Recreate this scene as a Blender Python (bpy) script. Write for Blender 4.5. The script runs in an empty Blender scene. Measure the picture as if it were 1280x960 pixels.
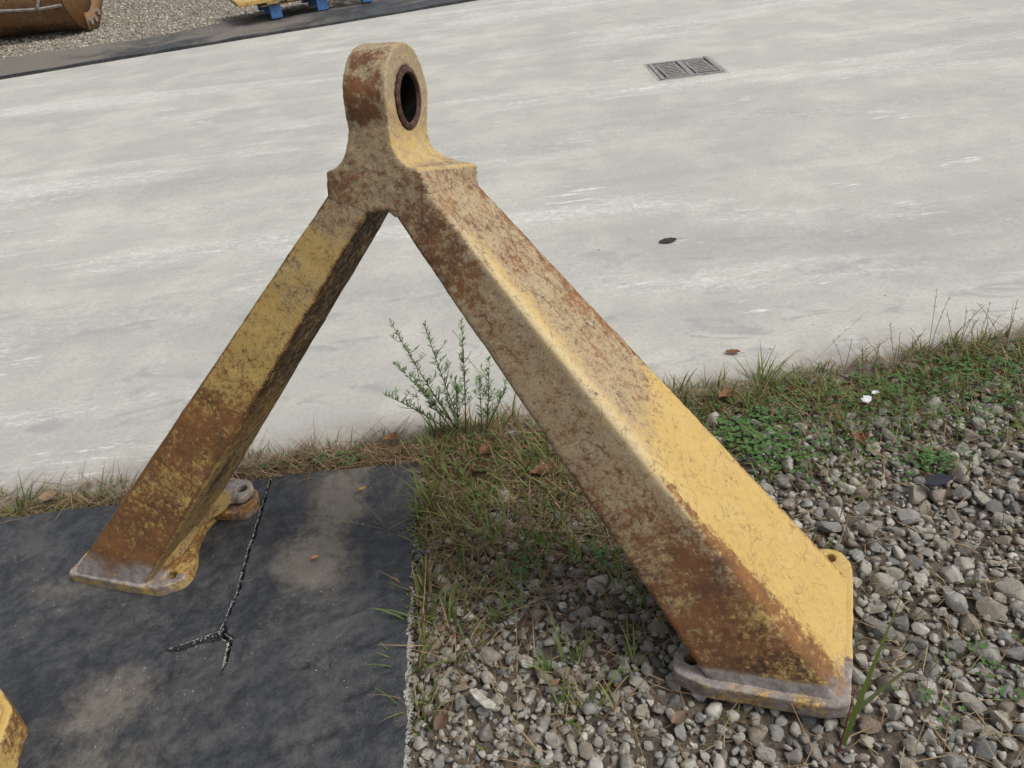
import bpy, bmesh, math, random
import numpy as np
from mathutils import Vector, Matrix, noise

S = bpy.context.scene
# ------------------------------------------------------------------ camera
V3 = lambda *a: np.array(a, float)
cam_d = bpy.data.cameras.new('camera'); cam = bpy.data.objects.new('camera', cam_d)
S.collection.objects.link(cam); S.camera = cam
PITCH, ROLL = math.radians(34), math.radians(-7)
_f = V3(0, math.cos(PITCH), -math.sin(PITCH)); _r = V3(1, 0, 0); _u = np.cross(_r, _f)
R2 = math.cos(ROLL)*_r + math.sin(ROLL)*_u; U2 = -math.sin(ROLL)*_r + math.cos(ROLL)*_u
cam.matrix_world = Matrix(((R2[0], U2[0], -_f[0], 0), (R2[1], U2[1], -_f[1], 0), (R2[2], U2[2], -_f[2], 1.6), (0, 0, 0, 1)))
cam_d.sensor_fit = 'HORIZONTAL'; cam_d.angle = 2*math.atan(.64)
cam_d.clip_start = .05; cam_d.clip_end = 2000
# ------------------------------------------------------------------ light
SUN_EL, SUN_AZ = math.radians(54), math.radians(106)      # azimuth from +y (away from camera) towards +x
W = bpy.data.worlds.new('World'); S.world = W; W.use_nodes = True
nt = W.node_tree; nt.nodes.clear()
o_ = nt.nodes.new('ShaderNodeOutputWorld'); bg = nt.nodes.new('ShaderNodeBackground')
sk = nt.nodes.new('ShaderNodeTexSky'); sk.sky_type = 'NISHITA'; sk.sun_disc = False
sk.sun_elevation = SUN_EL; sk.sun_rotation = SUN_AZ; sk.dust_density = 4; sk.air_density = 1.0; sk.ozone_density = 1.0
hs = nt.nodes.new('ShaderNodeHueSaturation'); hs.inputs['Saturation'].default_value = .30
nt.links.new(sk.outputs[0], hs.inputs['Color']); nt.links.new(hs.outputs[0], bg.inputs[0]); nt.links.new(bg.outputs[0], o_.inputs[0])
bg.inputs[1].default_value = .125
sd = bpy.data.lights.new('sun', 'SUN'); sun = bpy.data.objects.new('sun', sd); S.collection.objects.link(sun)
sd.energy = 1.45; sd.angle = math.radians(22); sd.color = (1, .965, .90)
sdir = Vector((math.sin(SUN_AZ)*math.cos(SUN_EL), math.cos(SUN_AZ)*math.cos(SUN_EL), math.sin(SUN_EL)))
sun.rotation_euler = sdir.to_track_quat('Z', 'Y').to_euler(); sun.location = (5, 5, 8)
vs = S.view_settings; vs.view_transform = 'Standard'; vs.look = 'None'; vs.gamma = 1; vs.use_curve_mapping = False
vs.exposure = .38
S.cycles.max_bounces = 6

# ------------------------------------------------------------------ helpers
rng = np.random.default_rng(11); random.seed(5)
def link(o): S.collection.objects.link(o); return o
def tag(o, label=None, cat=None, group=None, kind=None):
    if label: o['label'] = label
    if cat: o['category'] = cat
    if group: o['group'] = group
    if kind: o['kind'] = kind
    return o
def empty(name, loc):
    o = bpy.data.objects.new(name, None); o.location = loc; o.empty_display_size = .1; return link(o)
def mesh(name, verts, faces, m=None, smooth=True, attrs=None):
    me = bpy.data.meshes.new(name)
    verts = np.asarray(verts, np.float32)
    if isinstance(faces, np.ndarray):
        k = faces.shape[1]; n = faces.shape[0]
        me.vertices.add(len(verts)); me.vertices.foreach_set('co', verts.ravel())
        me.loops.add(n*k); me.loops.foreach_set('vertex_index', faces.astype(np.int32).ravel())
        me.polygons.add(n); me.polygons.foreach_set('loop_start', np.arange(0, n*k, k, dtype=np.int32))
        me.update(calc_edges=True); me.validate()
    else:
        me.from_pydata([tuple(map(float, v)) for v in verts], [], [tuple(int(i) for i in f) for f in faces])
    me.polygons.foreach_set('use_smooth', np.full(len(me.polygons), bool(smooth)))
    for k_, a in (attrs or {}).items():
        a = np.asarray(a, np.float32)
        at = me.attributes.new(k_, 'FLOAT_COLOR', 'POINT'); at.data.foreach_set('color', a.ravel())
    if m: me.materials.append(m)
    me.update(); return me
def obj(name, verts, faces, m, parent=None, loc=(0, 0, 0), smooth=True, attrs=None, sharp=None):
    """verts in world space; origin put at loc (top level) or at the parent's origin"""
    base = V3(*parent['_o']) if parent is not None else V3(*loc)
    me = mesh(name, np.asarray(verts, float)-base, faces, m, smooth, attrs)
    if sharp: me.set_sharp_from_angle(angle=math.radians(sharp))
    o = bpy.data.objects.new(name, me); link(o)
    if parent is not None: o.parent = parent
    else: o.location = loc
    o['_o'] = tuple(map(float, base)); return o
def thing(name, loc, label, cat, group=None):
    e = empty(name, loc); e['_o'] = tuple(map(float, loc)); return tag(e, label, cat, group)
class MB:
    """collects solids, builds one mesh"""
    def __init__(s): s.v = []; s.f = []
    def add(s, v, f):
        k = len(s.v); s.v += [tuple(map(float, p)) for p in v]; s.f += [tuple(i+k for i in q) for q in f]; return s
    def box(s, c, d, bev=0, rz=0, M=None):
        bm = bmesh.new(); bmesh.ops.create_cube(bm, size=1)
        for v in bm.verts: v.co = Vector((v.co.x*d[0], v.co.y*d[1], v.co.z*d[2]))
        if bev: bmesh.ops.bevel(bm, geom=bm.edges[:], offset=bev, segments=2, affect='EDGES', profile=.6)
        T = Matrix.Translation(c) @ (M if M else Matrix.Rotation(rz, 4, 'Z'))
        bm.verts.index_update()
        s.add([T @ v.co for v in bm.verts], [[v.index for v in f.verts] for f in bm.faces]); bm.free(); return s
    def tube(s, pts, rad, n=6, cap=True):
        pts = [Vector(p) for p in pts]; rings = []; up = Vector((.13, .2, 1)).normalized()
        rr = rad if hasattr(rad, '__len__') else [rad]*len(pts)
        v = []; f = []
        for i, p in enumerate(pts):
            d = (pts[min(i+1, len(pts)-1)]-pts[max(i-1, 0)]).normalized()
            a = d.cross(up); a = a.normalized() if a.length > 1e-4 else Vector((1, 0, 0)); b = d.cross(a)
            for k in range(n):
                t = 2*math.pi*k/n; v.append(p+(a*math.cos(t)+b*math.sin(t))*rr[i])
        for i in range(len(pts)-1):
            for k in range(n):
                k2 = (k+1) % n; f.append((i*n+k, i*n+k2, (i+1)*n+k2, (i+1)*n+k))
        if cap: f += [tuple(range(n)), tuple(range((len(pts)-1)*n, len(pts)*n))]
        return s.add(v, f)
    def prism(s, outline, z0, z1, holes=()):
        """vertical extrusion of a plan outline; holes = ((x, y, r), ...)"""
        bm = bmesh.new(); loops = [outline]+[[(hx+r*math.cos(t), hy+r*math.sin(t)) for t in np.linspace(0, 2*math.pi, 20, endpoint=False)] for hx, hy, r in holes]
        es = []
        for L in loops:
            vs_ = [bm.verts.new((p[0], p[1], z0)) for p in L]
            es += [bm.edges.new((vs_[i], vs_[(i+1) % len(vs_)])) for i in range(len(vs_))]
        r = bmesh.ops.triangle_fill(bm, edges=es, use_beauty=True)
        fs = [g for g in r['geom'] if isinstance(g, bmesh.types.BMFace)]
        ex = bmesh.ops.extrude_face_region(bm, geom=fs)
        for g in ex['geom']:
            if isinstance(g, bmesh.types.BMVert): g.co.z = z1
        bmesh.ops.recalc_face_normals(bm, faces=bm.faces[:])
        bm.verts.index_update()
        s.add([v.co for v in bm.verts], [[v.index for v in f.verts] for f in bm.faces]); bm.free(); return s
    def obj(s, name, m, parent=None, loc=(0, 0, 0), smooth=False, sharp=None, attrs=None):
        return obj(name, np.array(s.v), s.f, m, parent, loc, smooth, attrs, sharp)
    def remeshed(s, voxel, smooth_it=2):
        me = mesh('tmp', np.array(s.v), s.f); o = bpy.data.objects.new('tmp', me); link(o)
        md = o.modifiers.new('r', 'REMESH'); md.mode = 'VOXEL'; md.voxel_size = voxel; md.adaptivity = 0
        if smooth_it:
            m2 = o.modifiers.new('s', 'SMOOTH'); m2.iterations = smooth_it; m2.factor = .5
        dg = bpy.context.evaluated_depsgraph_get(); ev = o.evaluated_get(dg); m3 = ev.to_mesh()
        v = np.empty(len(m3.vertices)*3, np.float32); m3.vertices.foreach_get('co', v)
        nn = np.empty(len(m3.vertices)*3, np.float32); m3.vertices.foreach_get('normal', nn)
        f = [tuple(p.vertices) for p in m3.polygons]
        ev.to_mesh_clear(); bpy.data.objects.remove(o); bpy.data.meshes.remove(me)
        return v.reshape(-1, 3).astype(float), f, nn.reshape(-1, 3)
def fbm(p, sc, oct_=3):
    return noise.fractal(Vector((p[0]*sc, p[1]*sc, p[2]*sc if len(p) > 2 else 0)), .6, 2.1, oct_)
def sst(a, b, x): t = np.clip((x-a)/(b-a), 0, 1); return t*t*(3-2*t)

# ------------------------------------------------------------------ material node helpers
class N:
    def __init__(s, name):
        s.m = bpy.data.materials.new(name); s.m.use_nodes = True; s.t = s.m.node_tree; s.t.nodes.clear()
        s.out = s.t.nodes.new('ShaderNodeOutputMaterial'); s.b = s.t.nodes.new('ShaderNodeBsdfPrincipled')
        s.t.links.new(s.b.outputs[0], s.out.inputs[0]); s.b.inputs['Roughness'].default_value = .8
        s.b.inputs['Specular IOR Level'].default_value = .3
        tc = s.t.nodes.new('ShaderNodeTexCoord'); s.co = tc.outputs['Object']
    def n(s, ty, **kw):
        x = s.t.nodes.new(ty)
        for k, v in kw.items(): setattr(x, k, v)
        return x
    def l(s, a, b): s.t.links.new(a, b); return s
    def setin(s, i, v):
        if hasattr(v, 'is_output') or isinstance(v, bpy.types.NodeSocket): s.t.links.new(v, i)
        else: i.default_value = v if not (isinstance(v, (tuple, list)) and len(v) == 3 and i.type == 'RGBA') else (*v, 1)
    def mapping(s, sc=(1, 1, 1), rot=(0, 0, 0), co=None):
        x = s.n('ShaderNodeMapping'); s.l(co or s.co, x.inputs[0]); x.inputs['Scale'].default_value = sc; x.inputs['Rotation'].default_value = rot; return x.outputs[0]
    def noise(s, sc, det=4, rough=.6, dist=0, co=None, w=None):
        x = s.n('ShaderNodeTexNoise'); s.l(co or s.co, x.inputs['Vector']); x.inputs['Scale'].default_value = sc
        x.inputs['Detail'].default_value = det; x.inputs['Roughness'].default_value = rough; x.inputs['Distortion'].default_value = dist; return x.outputs['Fac']
    def noisec(s, sc, det=2, co=None):
        x = s.n('ShaderNodeTexNoise'); s.l(co or s.co, x.inputs['Vector']); x.inputs['Scale'].default_value = sc; x.inputs['Detail'].default_value = det; return x.outputs['Color']
    def voro(s, sc, feat='F1', co=None, out='Distance'):
        x = s.n('ShaderNodeTexVoronoi', feature=feat); s.l(co or s.co, x.inputs['Vector']); x.inputs['Scale'].default_value = sc; return x.outputs[out]
    def math(s, op, a, b=0.0, c=None):
        x = s.n('ShaderNodeMath', operation=op); s.setin(x.inputs[0], a); s.setin(x.inputs[1], b)
        if c is not None: s.setin(x.inputs[2], c)
        return x.outputs[0]
    def mr(s, v, a, b, c=0.0, d=1.0, smooth=True):
        x = s.n('ShaderNodeMapRange'); x.interpolation_type = 'SMOOTHSTEP' if smooth else 'LINEAR'; x.clamp = True
        s.setin(x.inputs[0], v)
        for i, k in enumerate((a, b, c, d)): s.setin(x.inputs[i+1], k)
        return x.outputs[0]
    def mix(s, f, a, b, mode='MIX'):
        x = s.n('ShaderNodeMix', data_type='RGBA', blend_type=mode); s.setin(x.inputs[0], f); s.setin(x.inputs[6], a); s.setin(x.inputs[7], b); return x.outputs[2]
    def attr(s, name, sep=True):
        x = s.n('ShaderNodeAttribute', attribute_name=name)
        if not sep: return x.outputs['Color']
        y = s.n('ShaderNodeSeparateColor'); s.l(x.outputs['Color'], y.inputs[0]); return y.outputs[0], y.outputs[1], y.outputs[2], x.outputs['Alpha']
    def ramp(s, v, stops):
        x = s.n('ShaderNodeValToRGB'); s.l(v, x.inputs[0]); e = x.color_ramp.elements
        while len(e) < len(stops): e.new(.5)
        for i, (p, c) in enumerate(stops): e[i].position = p; e[i].color = (*c, 1)
        return x.outputs[0]
    def bump(s, h, st=.3, d=.01, nrm=None):
        x = s.n('ShaderNodeBump'); s.l(h, x.inputs['Height']); x.inputs['Strength'].default_value = st; x.inputs['Distance'].default_value = d
        if nrm is not None: s.l(nrm, x.inputs['Normal'])
        return x.outputs[0]
    def done(s, col, rough=None, nrm=None, metal=None, spec=None):
        s.setin(s.b.inputs['Base Color'], col)
        if rough is not None: s.setin(s.b.inputs['Roughness'], rough)
        if nrm is not None: s.l(nrm, s.b.inputs['Normal'])
        if metal is not None: s.setin(s.b.inputs['Metallic'], metal)
        if spec is not None: s.setin(s.b.inputs['Specular IOR Level'], spec)
        return s.m

def mat_concrete():
    k = N('concrete')
    big = k.noise(.55, 4, .6); mid = k.noise(1.8, 9, .72, .2); fine = k.noise(55, 5, .7); g2 = k.noise(260, 3, .8); sp3 = k.noise(20, 6, .8)
    band = k.noise(1.25, 6, .62, .25, k.mapping((.24, 1.9, 1), (0, 0, math.radians(-8))))
    col = k.mix(k.mr(big, .3, .7), (.415, .405, .362), (.48, .465, .41))
    col = k.mix(k.mr(band, .34, .5, .38, 0), col, (.32, .318, .30))
    col = k.mix(k.mr(band, .52, .68, 0, .45), col, (.475, .46, .40))
    col = k.mix(k.mr(mid, .40, .62, .45, 0), col, (.30, .30, .29)); col = k.mix(k.mr(mid, .50, .70, 0, .5), col, (.50, .49, .455))
    # scraped white scuffs: short strokes gathered in bands along the road
    sc1 = k.noise(24, 6, .85, .2, k.mapping((.7, 1.35, 1), (0, 0, math.radians(28))))
    clus = k.noise(.85, 5, .66, .3, k.mapping((.30, 1.75, 1), (0, 0, math.radians(-9))))
    fl = k.math('MULTIPLY', k.mr(sc1, .46, .60), k.mr(clus, .50, .63))
    col = k.mix(k.math('MULTIPLY', fl, .6), col, (.70, .70, .665))
    col = k.mix(k.mr(clus, .52, .70, 0, .35), col, (.58, .575, .54))
    cl2 = k.noise(2.1, 4, .6, .3, k.mapping((.7, 1.1, 1), (0, 0, math.radians(31)))); st2 = k.noise(9, 5, .8, .2, k.mapping((.35, 2.6, 1), (0, 0, math.radians(31))))
    col = k.mix(k.math('MULTIPLY', k.mr(st2, .54, .64), k.mr(cl2, .56, .66)), col, (.70, .70, .67))
    # rubber smears, mostly towards the near edge
    yy = k.n('ShaderNodeSeparateXYZ'); k.l(k.co, yy.inputs[0])
    sm = k.noise(3.4, 6, .66, 1.2, k.mapping((.8, 1.5, 1), (0, 0, .25)))
    col = k.mix(k.math('MULTIPLY', k.mr(sm, .52, .66), k.mr(yy.outputs[1], 2.4, 4.2, .6, .12)), col, (.235, .24, .25))
    # tyre tracks along the road
    tr = k.math('ADD', k.math('MULTIPLY', yy.outputs[1], 1.0), k.math('MULTIPLY', k.noise(.6, 2), .8))
    for y_ in (3.6, 5.5): 
        d_ = k.math('ABSOLUTE', k.math('SUBTRACT', tr, y_)); col = k.mix(k.math('MULTIPLY', k.mr(d_, .32, .05), k.mr(sp3, .38, .62, .05, .40)), col, (.27, .27, .265))
    col = k.mix(k.mr(sp3, .56, .70, 0, .35), col, (.30, .29, .265))
    col = k.mix(k.mr(g2, .52, .7, 0, .30), col, (.56, .55, .51))
    sp = k.math('MULTIPLY', k.mr(k.voro(7), .05, .025), k.mr(k.noise(1.7, 2), .5, .56))
    col = k.mix(sp, col, (.13, .12, .11))
    col = k.mix(k.mr(fine, .40, .68, 0, .38), col, (.28, .275, .255))
    # soil washed on to the near edge
    y = k.n('ShaderNodeSeparateXYZ'); k.l(k.co, y.inputs[0])
    e = k.math('ADD', y.outputs[1], k.math('MULTIPLY', k.noise(5, 5, .7), -.28))
    e = k.math('ADD', e, k.math('MULTIPLY', y.outputs[0], -.07))
    col = k.mix(k.mr(e, 2.22, 1.93, 0, .85), col, (.20, .175, .145))
    nb = k.bump(fine, .35, .004); nb = k.bump(g2, .3, .002, nb)
    return k.done(col, .85, nb, spec=.25)
def mat_soil():
    k = N('soil'); a = k.noise(14, 6, .7); b = k.noise(120, 3, .6)
    col = k.mix(k.mr(a, .35, .65), (.055, .044, .034), (.125, .102, .078))
    return k.done(k.mix(k.mr(b, .4, .7, 0, .5), col, (.17, .145, .115)), .95, k.bump(b, .8, .01), spec=.1)
def mat_yard():
    k = N('fine_gravel')
    c = k.voro(38, out='Color'); d = k.voro(38)
    s = k.n('ShaderNodeSeparateColor'); k.l(c, s.inputs[0])
    col = k.ramp(s.outputs[0], [(0, (.13, .11, .08)), (.35, (.27, .235, .18)), (.7, (.38, .34, .27)), (1, (.55, .52, .46))])
    col = k.mix(k.mr(k.noise(.8, 4), .4, .7, 0, .5), col, (.24, .21, .165))
    return k.done(k.mix(k.mr(d, .3, .7, 0, .7), col, (.06, .05, .04)), .95, k.bump(d, 1, .02), spec=.15)
STONE = [(0, (.075, .08, .083)), (.14, (.155, .16, .157)), (.30, (.225, .222, .205)), (.46, (.30, .285, .24)), (.58, (.265, .232, .185)), (.66, (.155, .108, .08)), (.74, (.28, .276, .255)), (.91, (.38, .365, .315)), (1, (.50, .485, .44))]
def mat_stone(name, per_object, stops=None):
    k = N(name)
    if per_object:
        oi = k.n('ShaderNodeObjectInfo'); r = oi.outputs['Random']; r2 = k.math('FRACT', k.math('MULTIPLY', r, 7.31))
    else:
        r, r2, _, _ = k.attr('rnd')
    col = k.ramp(r, stops or STONE)
    p = k.n('ShaderNodeVectorMath', operation='ADD'); k.l(k.co, p.inputs[0])
    cv = k.n('ShaderNodeCombineXYZ'); k.l(k.math('MULTIPLY', r, 31.0), cv.inputs[0]); k.l(k.math('MULTIPLY', r2, 17.0), cv.inputs[1]); k.l(cv.outputs[0], p.inputs[1])
    sc = 1.6 if per_object else 42
    a = k.noise(sc, 5, .7, .4, p.outputs[0]); b = k.noise(sc*7, 3, .7, 0, p.outputs[0])
    col = k.mix(k.mr(a, .38, .66, 0, .55), col, (.13, .118, .10))
    col = k.mix(k.math('MULTIPLY', k.mr(a, .62, .45), k.mr(r2, .45, .9, 0, .5)), col, (.36, .33, .27))
    col = k.mix(k.mr(b, .45, .75, 0, .45), col, (.42, .40, .36))
    return k.done(col, .88, k.bump(k.math('ADD', a, k.math('MULTIPLY', b, .5)), .35, .5 if per_object else .012), spec=.25)
def mat_paint(name, yellow=(.49, .335, .108), pale=(.40, .31, .185), rusts=((.090, .037, .018), (.225, .092, .033)), sc=1.0):
    """old yellow paint: mask r rust, g pale dirty film, b black, a bare steel"""
    k = N(name); r, g, b, a = k.attr('mask')
    n1 = k.noise(6*sc, 7, .74, .5); n2 = k.noise(34*sc, 7, .80, .3); n3 = k.noise(210*sc, 4, .8); n4 = k.noise(17*sc, 6, .75, .2)
    n5 = k.mr(k.noise(70*sc, 5, .85), .34, .66, smooth=False); n2w = k.mr(n2, .32, .68, smooth=False)
    nz = k.math('ADD', k.math('ADD', k.math('MULTIPLY', n1, .20), k.math('MULTIPLY', n2w, .30)), k.math('ADD', k.math('MULTIPLY', n5, .36), k.math('MULTIPLY', n3, .14)))
    lu = k.attr('luv'); lv_ = k.n('ShaderNodeCombineXYZ'); k.l(k.math('MULTIPLY', lu[0], 13.0), lv_.inputs[0]); k.l(k.math('MULTIPLY', lu[1], 11.0), lv_.inputs[1]); k.l(k.math('MULTIPLY', lu[3], 5.0), lv_.inputs[2])
    drip = k.noise(1.0, 6, .7, .5, lv_.outputs[0])
    nz = k.math('SUBTRACT', k.math('ADD', nz, k.math('MULTIPLY', k.math('SUBTRACT', drip, .5), .20)), .5)
    y = k.mix(k.mr(n2, .3, .7), yellow, tuple(c*.84 for c in yellow))
    y = k.mix(k.mr(n4, .42, .66, 0, .40), y, (.52, .375, .15))
    y = k.mix(k.mr(n3, .58, .72, 0, .35), y, (.30, .17, .05))
    pl = k.mix(k.mr(n3, .32, .68), pale, tuple(c*.62 for c in pale)); pl = k.mix(k.mr(n2, .46, .66, 0, .6), pl, (.24, .155, .080))
    pl = k.mix(k.mr(n4, .5, .7, 0, .45), pl, (.40, .36, .26))
    y = k.mix(k.math('MULTIPLY', lu[2], .5), y, (.56, .44, .21)); pl = k.mix(k.math('MULTIPLY', lu[2], .7), pl, (.53, .43, .25))
    gp = k.mr(k.math('ADD', g, k.math('MULTIPLY', nz, 1.2)), .20, .80)
    col = k.mix(gp, y, pl)
    # hair fine wandering scratches
    def hair(s_, seed, wd):
        o = k.n('ShaderNodeVectorMath', operation='ADD'); k.l(k.co, o.inputs[0]); o.inputs[1].default_value = (seed, seed*2.3, seed*.7)
        q = k.noise(s_, 1.2, .5, .25, o.outputs[0]); gate = k.mr(k.noise(s_*.55, 4, .7, .3, o.outputs[0]), .50, .58)
        return k.math('MULTIPLY', k.mr(k.math('ABSOLUTE', k.math('SUBTRACT', q, .5)), wd, wd*.35), gate)
    cm = k.math('MAXIMUM', hair(9*sc, 3.0, .008), k.math('MAXIMUM', hair(15*sc, 11.0, .010), hair(24*sc, 23.0, .014)))
    col = k.mix(k.math('MULTIPLY', cm, .48), col, (.19, .10, .042))
    rp = k.mr(k.math('ADD', r, k.math('MULTIPLY', nz, 1.8)), .27, .73)
    rc = k.mix(k.mr(k.math('ADD', k.math('MULTIPLY', n2, .55), k.math('MULTIPLY', n1, .45)), .36, .64), rusts[0], rusts[1])
    rc = k.mix(k.mr(n3, .48, .74, 0, .5), rc, (.30, .145, .055)); rc = k.mix(k.mr(n4, .46, .66, 0, .7), rc, (.055, .030, .020))
    spk = k.mr(k.noise(95*sc, 4, .8), .57, .66)
    rp2 = k.math('MAXIMUM', k.math('MULTIPLY', rp, .94), k.math('MULTIPLY', spk, k.mr(r, .0, .30, .22, .85)))
    col = k.mix(rp2, col, rc)
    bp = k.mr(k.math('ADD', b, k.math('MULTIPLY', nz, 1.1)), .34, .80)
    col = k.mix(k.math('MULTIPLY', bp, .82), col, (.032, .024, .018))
    mp = k.mr(k.math('ADD', a, k.math('MULTIPLY', nz, 1.0)), .28, .78)
    met = k.mix(k.mr(n2, .35, .65), (.37, .335, .31), (.19, .16, .145)); met = k.mix(k.mr(n4, .55, .7, 0, .6), met, (.12, .075, .05))
    col = k.mix(mp, col, met)
    h = k.math('ADD', k.math('MULTIPLY', n3, .4), k.math('ADD', k.math('MULTIPLY', rp2, .3), k.math('MULTIPLY', n2, .8)))
    rough = k.mr(rp, 0, 1, .58, .9)
    return k.done(col, rough, k.bump(h, .34, .005), metal=k.math('MULTIPLY', mp, .25), spec=.3)
def mat_plain(name, col, rough=.8, var=.25, sc=30, bump=.2, spec=.3):
    k = N(name); a = k.noise(sc, 5, .7)
    return k.done(k.mix(k.mr(a, .3, .7), tuple(c*(1-var) for c in col), tuple(min(1, c*(1+var)) for c in col)), rough, k.bump(a, bump, .01), spec=spec)
def mat_rubber():
    k = N('dusty_rubber'); r, g, b, a = k.attr('mask')
    n1 = k.noise(4, 6, .7, .3); n2 = k.noise(28, 6, .75); n3 = k.noise(220, 3, .7)
    col = k.mix(k.mr(n2, .3, .7), (.020, .0228, .0285), (.036, .0395, .0465))
    # thin grey bloom of dust
    col = k.mix(k.mr(k.math('ADD', k.math('MULTIPLY', n1, .6), k.math('MULTIPLY', n2, .4)), .42, .64, 0, .7), col, (.088, .086, .083))
    dz = k.math('MULTIPLY_ADD', r, k.math('ADD', k.math('MULTIPLY', k.math('SUBTRACT', n2, .5), 1.8), k.math('MULTIPLY', k.math('SUBTRACT', n1, .5), 1.6)), r)
    col = k.mix(k.mr(dz, .15, 1.0, 0, .9), col, (.165, .148, .122))
    sp = k.math('MULTIPLY', k.mr(k.voro(55), .10, .05), k.mr(k.math('ADD', n1, k.math('MULTIPLY', r, .25)), .52, .62))
    col = k.mix(sp, col, (.42, .40, .36))
    scr = k.noise(16, 5, .8, .4, k.mapping((.35, 2.5, 1), (0, 0, .5)))
    col = k.mix(k.mr(scr, .62, .70, 0, .35), col, (.15, .15, .15))
    col = k.mix(k.math('MULTIPLY', g, .9), col, (.012, .012, .013))
    return k.done(col, k.mr(r, 0, .6, .52, .9), k.bump(k.math('ADD', n3, k.math('MULTIPLY', n2, 3.0)), .45, .010), spec=.35)
def mat_attr(name, rough=.75, spec=.2, trans=0):
    k = N(name); c = k.attr('col', False)
    n = k.noise(90, 3)
    m = k.done(k.mix(k.mr(n, .35, .65, 0, .35), c, (.10, .075, .04)), rough, spec=spec)
    if trans:
        tr = k.n('ShaderNodeBsdfTranslucent'); k.l(c, tr.inputs[0]); mx = k.n('ShaderNodeMixShader'); mx.inputs[0].default_value = trans
        k.l(k.b.outputs[0], mx.inputs[1]); k.l(tr.outputs[0], mx.inputs[2]); k.l(mx.outputs[0], k.out.inputs[0])
    return m

M_conc, M_soil, M_yard = mat_concrete(), mat_soil(), mat_yard()
PALE = [(0, (.13, .11, .08)), (.35, (.27, .235, .18)), (.7, (.38, .34, .27)), (1, (.55, .52, .46))]
M_pale = mat_stone('pale_fine_stone', False, PALE)
M_stone, M_stone_s = mat_stone('weathered_stone', True), mat_stone('weathered_stone_small', False)
M_frame = mat_paint('worn_yellow_paint')
M_bucket = mat_paint('rusty_bucket_steel', (.17, .09, .04), (.22, .165, .12), ((.06, .026, .013), (.22, .10, .035)), .35)
M_rubber = mat_rubber()
M_fray = mat_plain('frayed_canvas', (.30, .30, .28), .95, .35, 200)
M_grass = mat_attr('grass_blade', .6, .25, .3); M_leafm = mat_attr('leaf_skin', .75, .2, .1)
M_bush = mat_plain('greasy_bushing', (.062, .030, .020), .6, .7, 60, .4, .3)
M_black = mat_plain('black_grease', (.006, .0055, .005), 1.0, .4, 40, .2, 0)

# ------------------------------------------------------------------ ground, road, far yard
def sheet(name, m, xs, ys, zf, kind='structure'):
    X, Y = np.meshgrid(xs, ys); Z = np.vectorize(zf)(X, Y) if callable(zf) else np.full_like(X, zf)
    v = np.stack([X, Y, Z], -1).reshape(-1, 3); nx, ny = len(xs), len(ys)
    i = (np.arange(ny-1)[:, None]*nx+np.arange(nx-1)[None]).reshape(-1); f = np.stack([i, i+1, i+nx+1, i+nx], 1)
    return tag(obj(name, v, f, m), kind=kind)
xs = np.r_[-300, -60, -12, -3, np.linspace(-1.9, 3.4, 110), 6, 20, 60, 300]; ys = np.r_[-60, -5, -.5, np.linspace(.2, 2.5, 60), 4, 8, 20, 60, 400]
ground = sheet('gravel_ground', M_soil, xs, ys, lambda x, y: -.025+.012*fbm((x, y, 3), 3.2)*(1 if -2 < x < 3.5 and .2 < y < 2.5 else 0)-(.02 if y > 2.45 else 0))
NEAR = [(-40, 1.2), (-6, 1.9), (-1.9, 1.99), (-1.70, 2.065), (-1.55, 2.085), (-1.34, 2.07), (-.9, 2.11), (-.66, 2.14), (-.47, 2.14), (-.28, 2.12), (0, 2.14), (.15, 2.15), (.62, 2.19), (.87, 2.205), (1.19, 2.205), (1.49, 2.25), (1.78, 2.27), (2.0, 2.29), (3, 2.36), (8, 2.7), (40, 5)]
FAR = [(-40, 2.0), (-14, 7.3), (-5.51, 9.46), (-3.55, 9.98), (-1.75, 10.42), (.19, 10.97), (6, 12.4), (40, 21)]
near_y = lambda x: float(np.interp(x, [p[0] for p in NEAR], [p[1] for p in NEAR]))
far_y = lambda x: float(np.interp(x, [p[0] for p in FAR], [p[1] for p in FAR]))
xs = np.r_[-40, -25, -14, -9, -6, -4, np.arange(-2.4, 3.2, .018), 3.6, 5, 8, 14, 25, 40]
rows = np.r_[0, .004, .01, .02, .04, .08, .16, .3, .5, .75, 1.0]; V = []
for j, t in enumerate(rows):
    for x in xs:
        jag = (.028*fbm((x, 0, 1), 5)+.014*fbm((x, 4, 2), 22)) if -2.5 < x < 3.3 else 0
        y0 = near_y(x)-.02+jag; y1 = far_y(x)
        V.append((x, y0+(y1-y0)*t, 0 if j > 1 else (-.03 if j == 0 else -.004)))
nx = len(xs); i = (np.arange(len(rows)-1)[:, None]*nx+np.arange(nx-1)[None]).reshape(-1)
tag(obj('concrete_road', V, np.stack([i, i+1, i+nx+1, i+nx], 1), M_conc), kind='structure')
yard = obj('gravel_yard', [(x, far_y(x)-.15 if j == 0 else yy, -.012) for j, yy in enumerate((0, 60, 400)) for x in (-300, -40, -14, -5.51, -3.55, -1.75, .19, 6, 40, 300)],
           [(j*10+i, j*10+i+1, j*10+11+i, j*10+10+i) for j in range(2) for i in range(9)], M_yard); tag(yard, kind='structure')

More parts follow.
